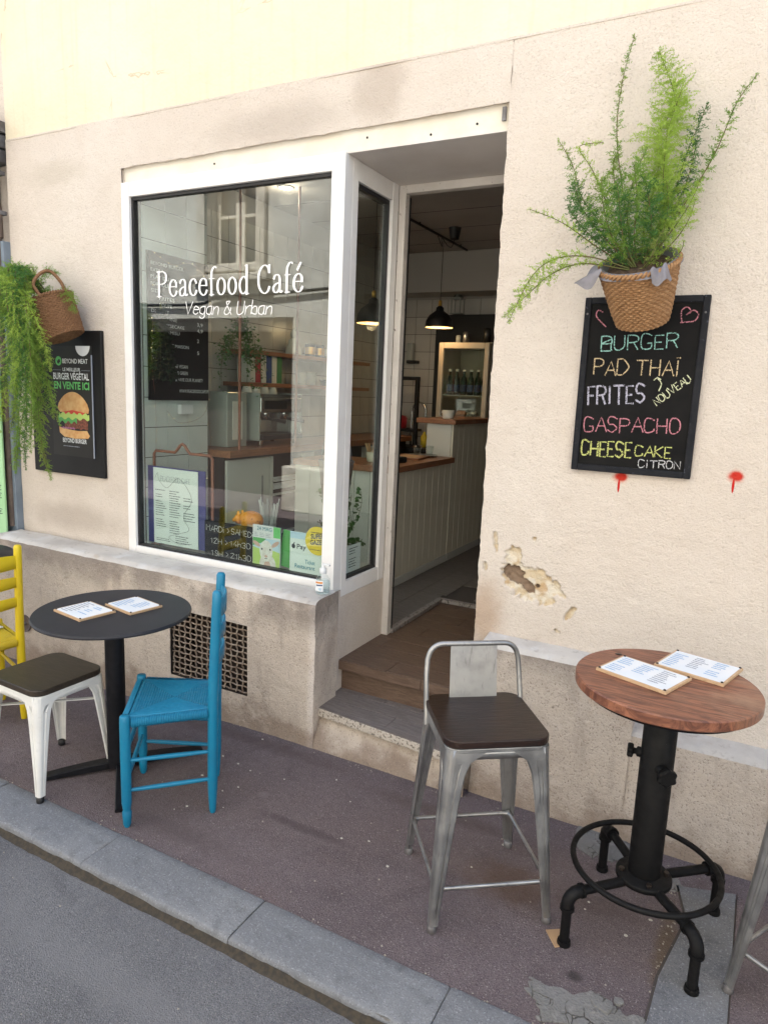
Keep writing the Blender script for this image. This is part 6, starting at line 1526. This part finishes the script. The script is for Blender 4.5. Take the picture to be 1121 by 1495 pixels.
t = thing('price_board', 'pale green price board with black figures at the left edge', 'price board', (-4.50, -.10, 1.0)); MB().box((-.45, 0, -.42), (.47, .012, .72), .002).build('panel', M['gboard'], t)
for i, (s_, z_) in enumerate((('5€', .37), ('7€', .33), ('5,5€', .24), ('4,15€', .02), ('4,25€', -.03), ('5,14€', -.13))): ftext('lettering', '... '+s_, (.465-.06*len('... '+s_)*.55-.02, 0, z_-.04), X, Z, .06*len('... '+s_)*.55, .034, M['ink'], t)
t = thing('neighbour_table', 'dark round table top of the neighbouring terrace at the left edge', 'table', (-3.66, -.66, 0)); MB().lathe([(0, .715), (.29, .715), (.30, .722), (.30, .732), (0, .735)], 64).build('tabletop', M['tabtop'], t); MB().lathe([(.03, .0), (.03, .72)], 20).build('column', M['blackm'], t); MB().lathe([(0, -.04), (.2, -.04), (.2, -.03), (.03, 0)], 32).build('base', M['blackm'], t)
o = MB().box((-.10, -.07, 0), (.10, .07, .004)).build('flyer', M['paper'], None, (-3.33, -.74, .453-.03)); tag(o, 'folded pale flyer lying on the yellow chair', 'flyer')
t = thing('wall_socket', 'round rusty fitting set in the plinth behind the black table', 'fitting', (-3.735, -.203, .212)); MB().lathe([(0, .0), (.030, .002), (.048, .006), (.052, .010), (.052, .0)], 28).xf(Matrix.Rotation(R(90), 4, 'X')).build('cup', M['pipebr'], t); MB().lathe([(0, .012), (.008, .012), (.008, .0)], 12).xf(Matrix.Rotation(R(90), 4, 'X')).build('bolt', M['zinc'], t)

# ------------------------------------------------------------------ other side of the street (seen in the glass)
ob = thing('opposite_building', 'pale plastered house across the street with framed upper window and dark shop opening', 'building')
OY = -5.10
mb = MB().box((-16, OY-.5, 2.62), (-7.12, OY, 9)).box((-6.22, OY-.5, 2.62), (8, OY, 9)).box((-7.12, OY-.5, 2.62), (-6.22, OY, 3.30)).box((-7.12, OY-.5, 4.70), (-6.22, OY, 9))
mb.box((-5.62, OY-.5, 0), (8, OY, 2.62)).box((-16, OY-.5, 0), (-9.6, OY, 2.62)).box((-9.6, OY-3, 0), (-5.62, OY-2.9, 2.62)).box((-9.6, OY-2.9, 2.5), (-5.62, OY-.5, 2.62)).build('wall', M['opp'], ob)
MB().box((-16, OY-7, 0), (-15.8, OY-.5, 9)).box((7.8, OY-7, 0), (8, OY-.5, 9)).box((-16, OY-7, 9), (8, OY, 9.2)).build('roof', M['opp'], ob)
wf = MB().box((-7.27, OY, 3.20), (-7.12, OY+.07, 4.75), .01).box((-6.22, OY, 3.20), (-6.07, OY+.07, 4.75), .01).box((-7.12, OY, 4.62), (-6.22, OY+.07, 4.75), .01).box((-7.12, OY, 3.24), (-6.22, OY+.06, 3.34), .01).box((-7.36, OY, 3.10), (-5.98, OY+.14, 3.20), .015).build('window_surround', M['oppst'], ob)
for k, (a, b) in enumerate(((-7.10, -6.68), (-6.66, -6.24))):
    f_ = MB().box((a, OY-.22, 3.32), (a+.07, OY-.17, 4.65)).box((b-.07, OY-.22, 3.32), (b, OY-.17, 4.65)).box((a+.07, OY-.22, 3.32), (b-.07, OY-.17, 3.40)).box((a+.07, OY-.22, 4.0), (b-.07, OY-.17, 4.04)).build('window_frame', M['oppst'], ob); MB().box((a+.07, OY-.20, 3.4), (b-.07, OY-.195, 4.65)).build('pane', M['oppgl'], f_)
MB().box((-9.6, OY-.8, .0), (-5.62, OY-.75, 2.5)).build('shutter', M['fabric'], ob)
MB().box((-5.62, OY, 0), (8, OY+.22, .62), .02).box((-16, OY, 0), (-9.6, OY+.1, .6), .02).build('plinth', M['oppst'], ob)
MB().box((-5.0, OY, 1.0), (-4.93, OY+.05, 1.1)).beam((-4.96, OY+.03, 1.05), (-4.80, OY+.03, .75), .05, .02).build('wall_bracket', M['gasket'], ob)
MB().tube(smoothline([(-12, OY+.04, 2.86), (-9, OY+.04, 2.83), (-7.3, OY+.05, 2.81), (-6.9, OY+.05, 2.90), (-6.0, OY+.05, 2.92), (-4.2, OY+.04, 3.0), (-2, OY+.04, 3.02)], 10), .022, 8).build('cable', M['gasket'], ob)
struct(MB().box((-30, -9, -.08), (30, -3.95, .0)).build('opposite_pavement', M['pav']))
struct(MB().box((-30, -3.95, -.08), (30, -3.80, .003), .01).build('opposite_kerb', M['kerb']))
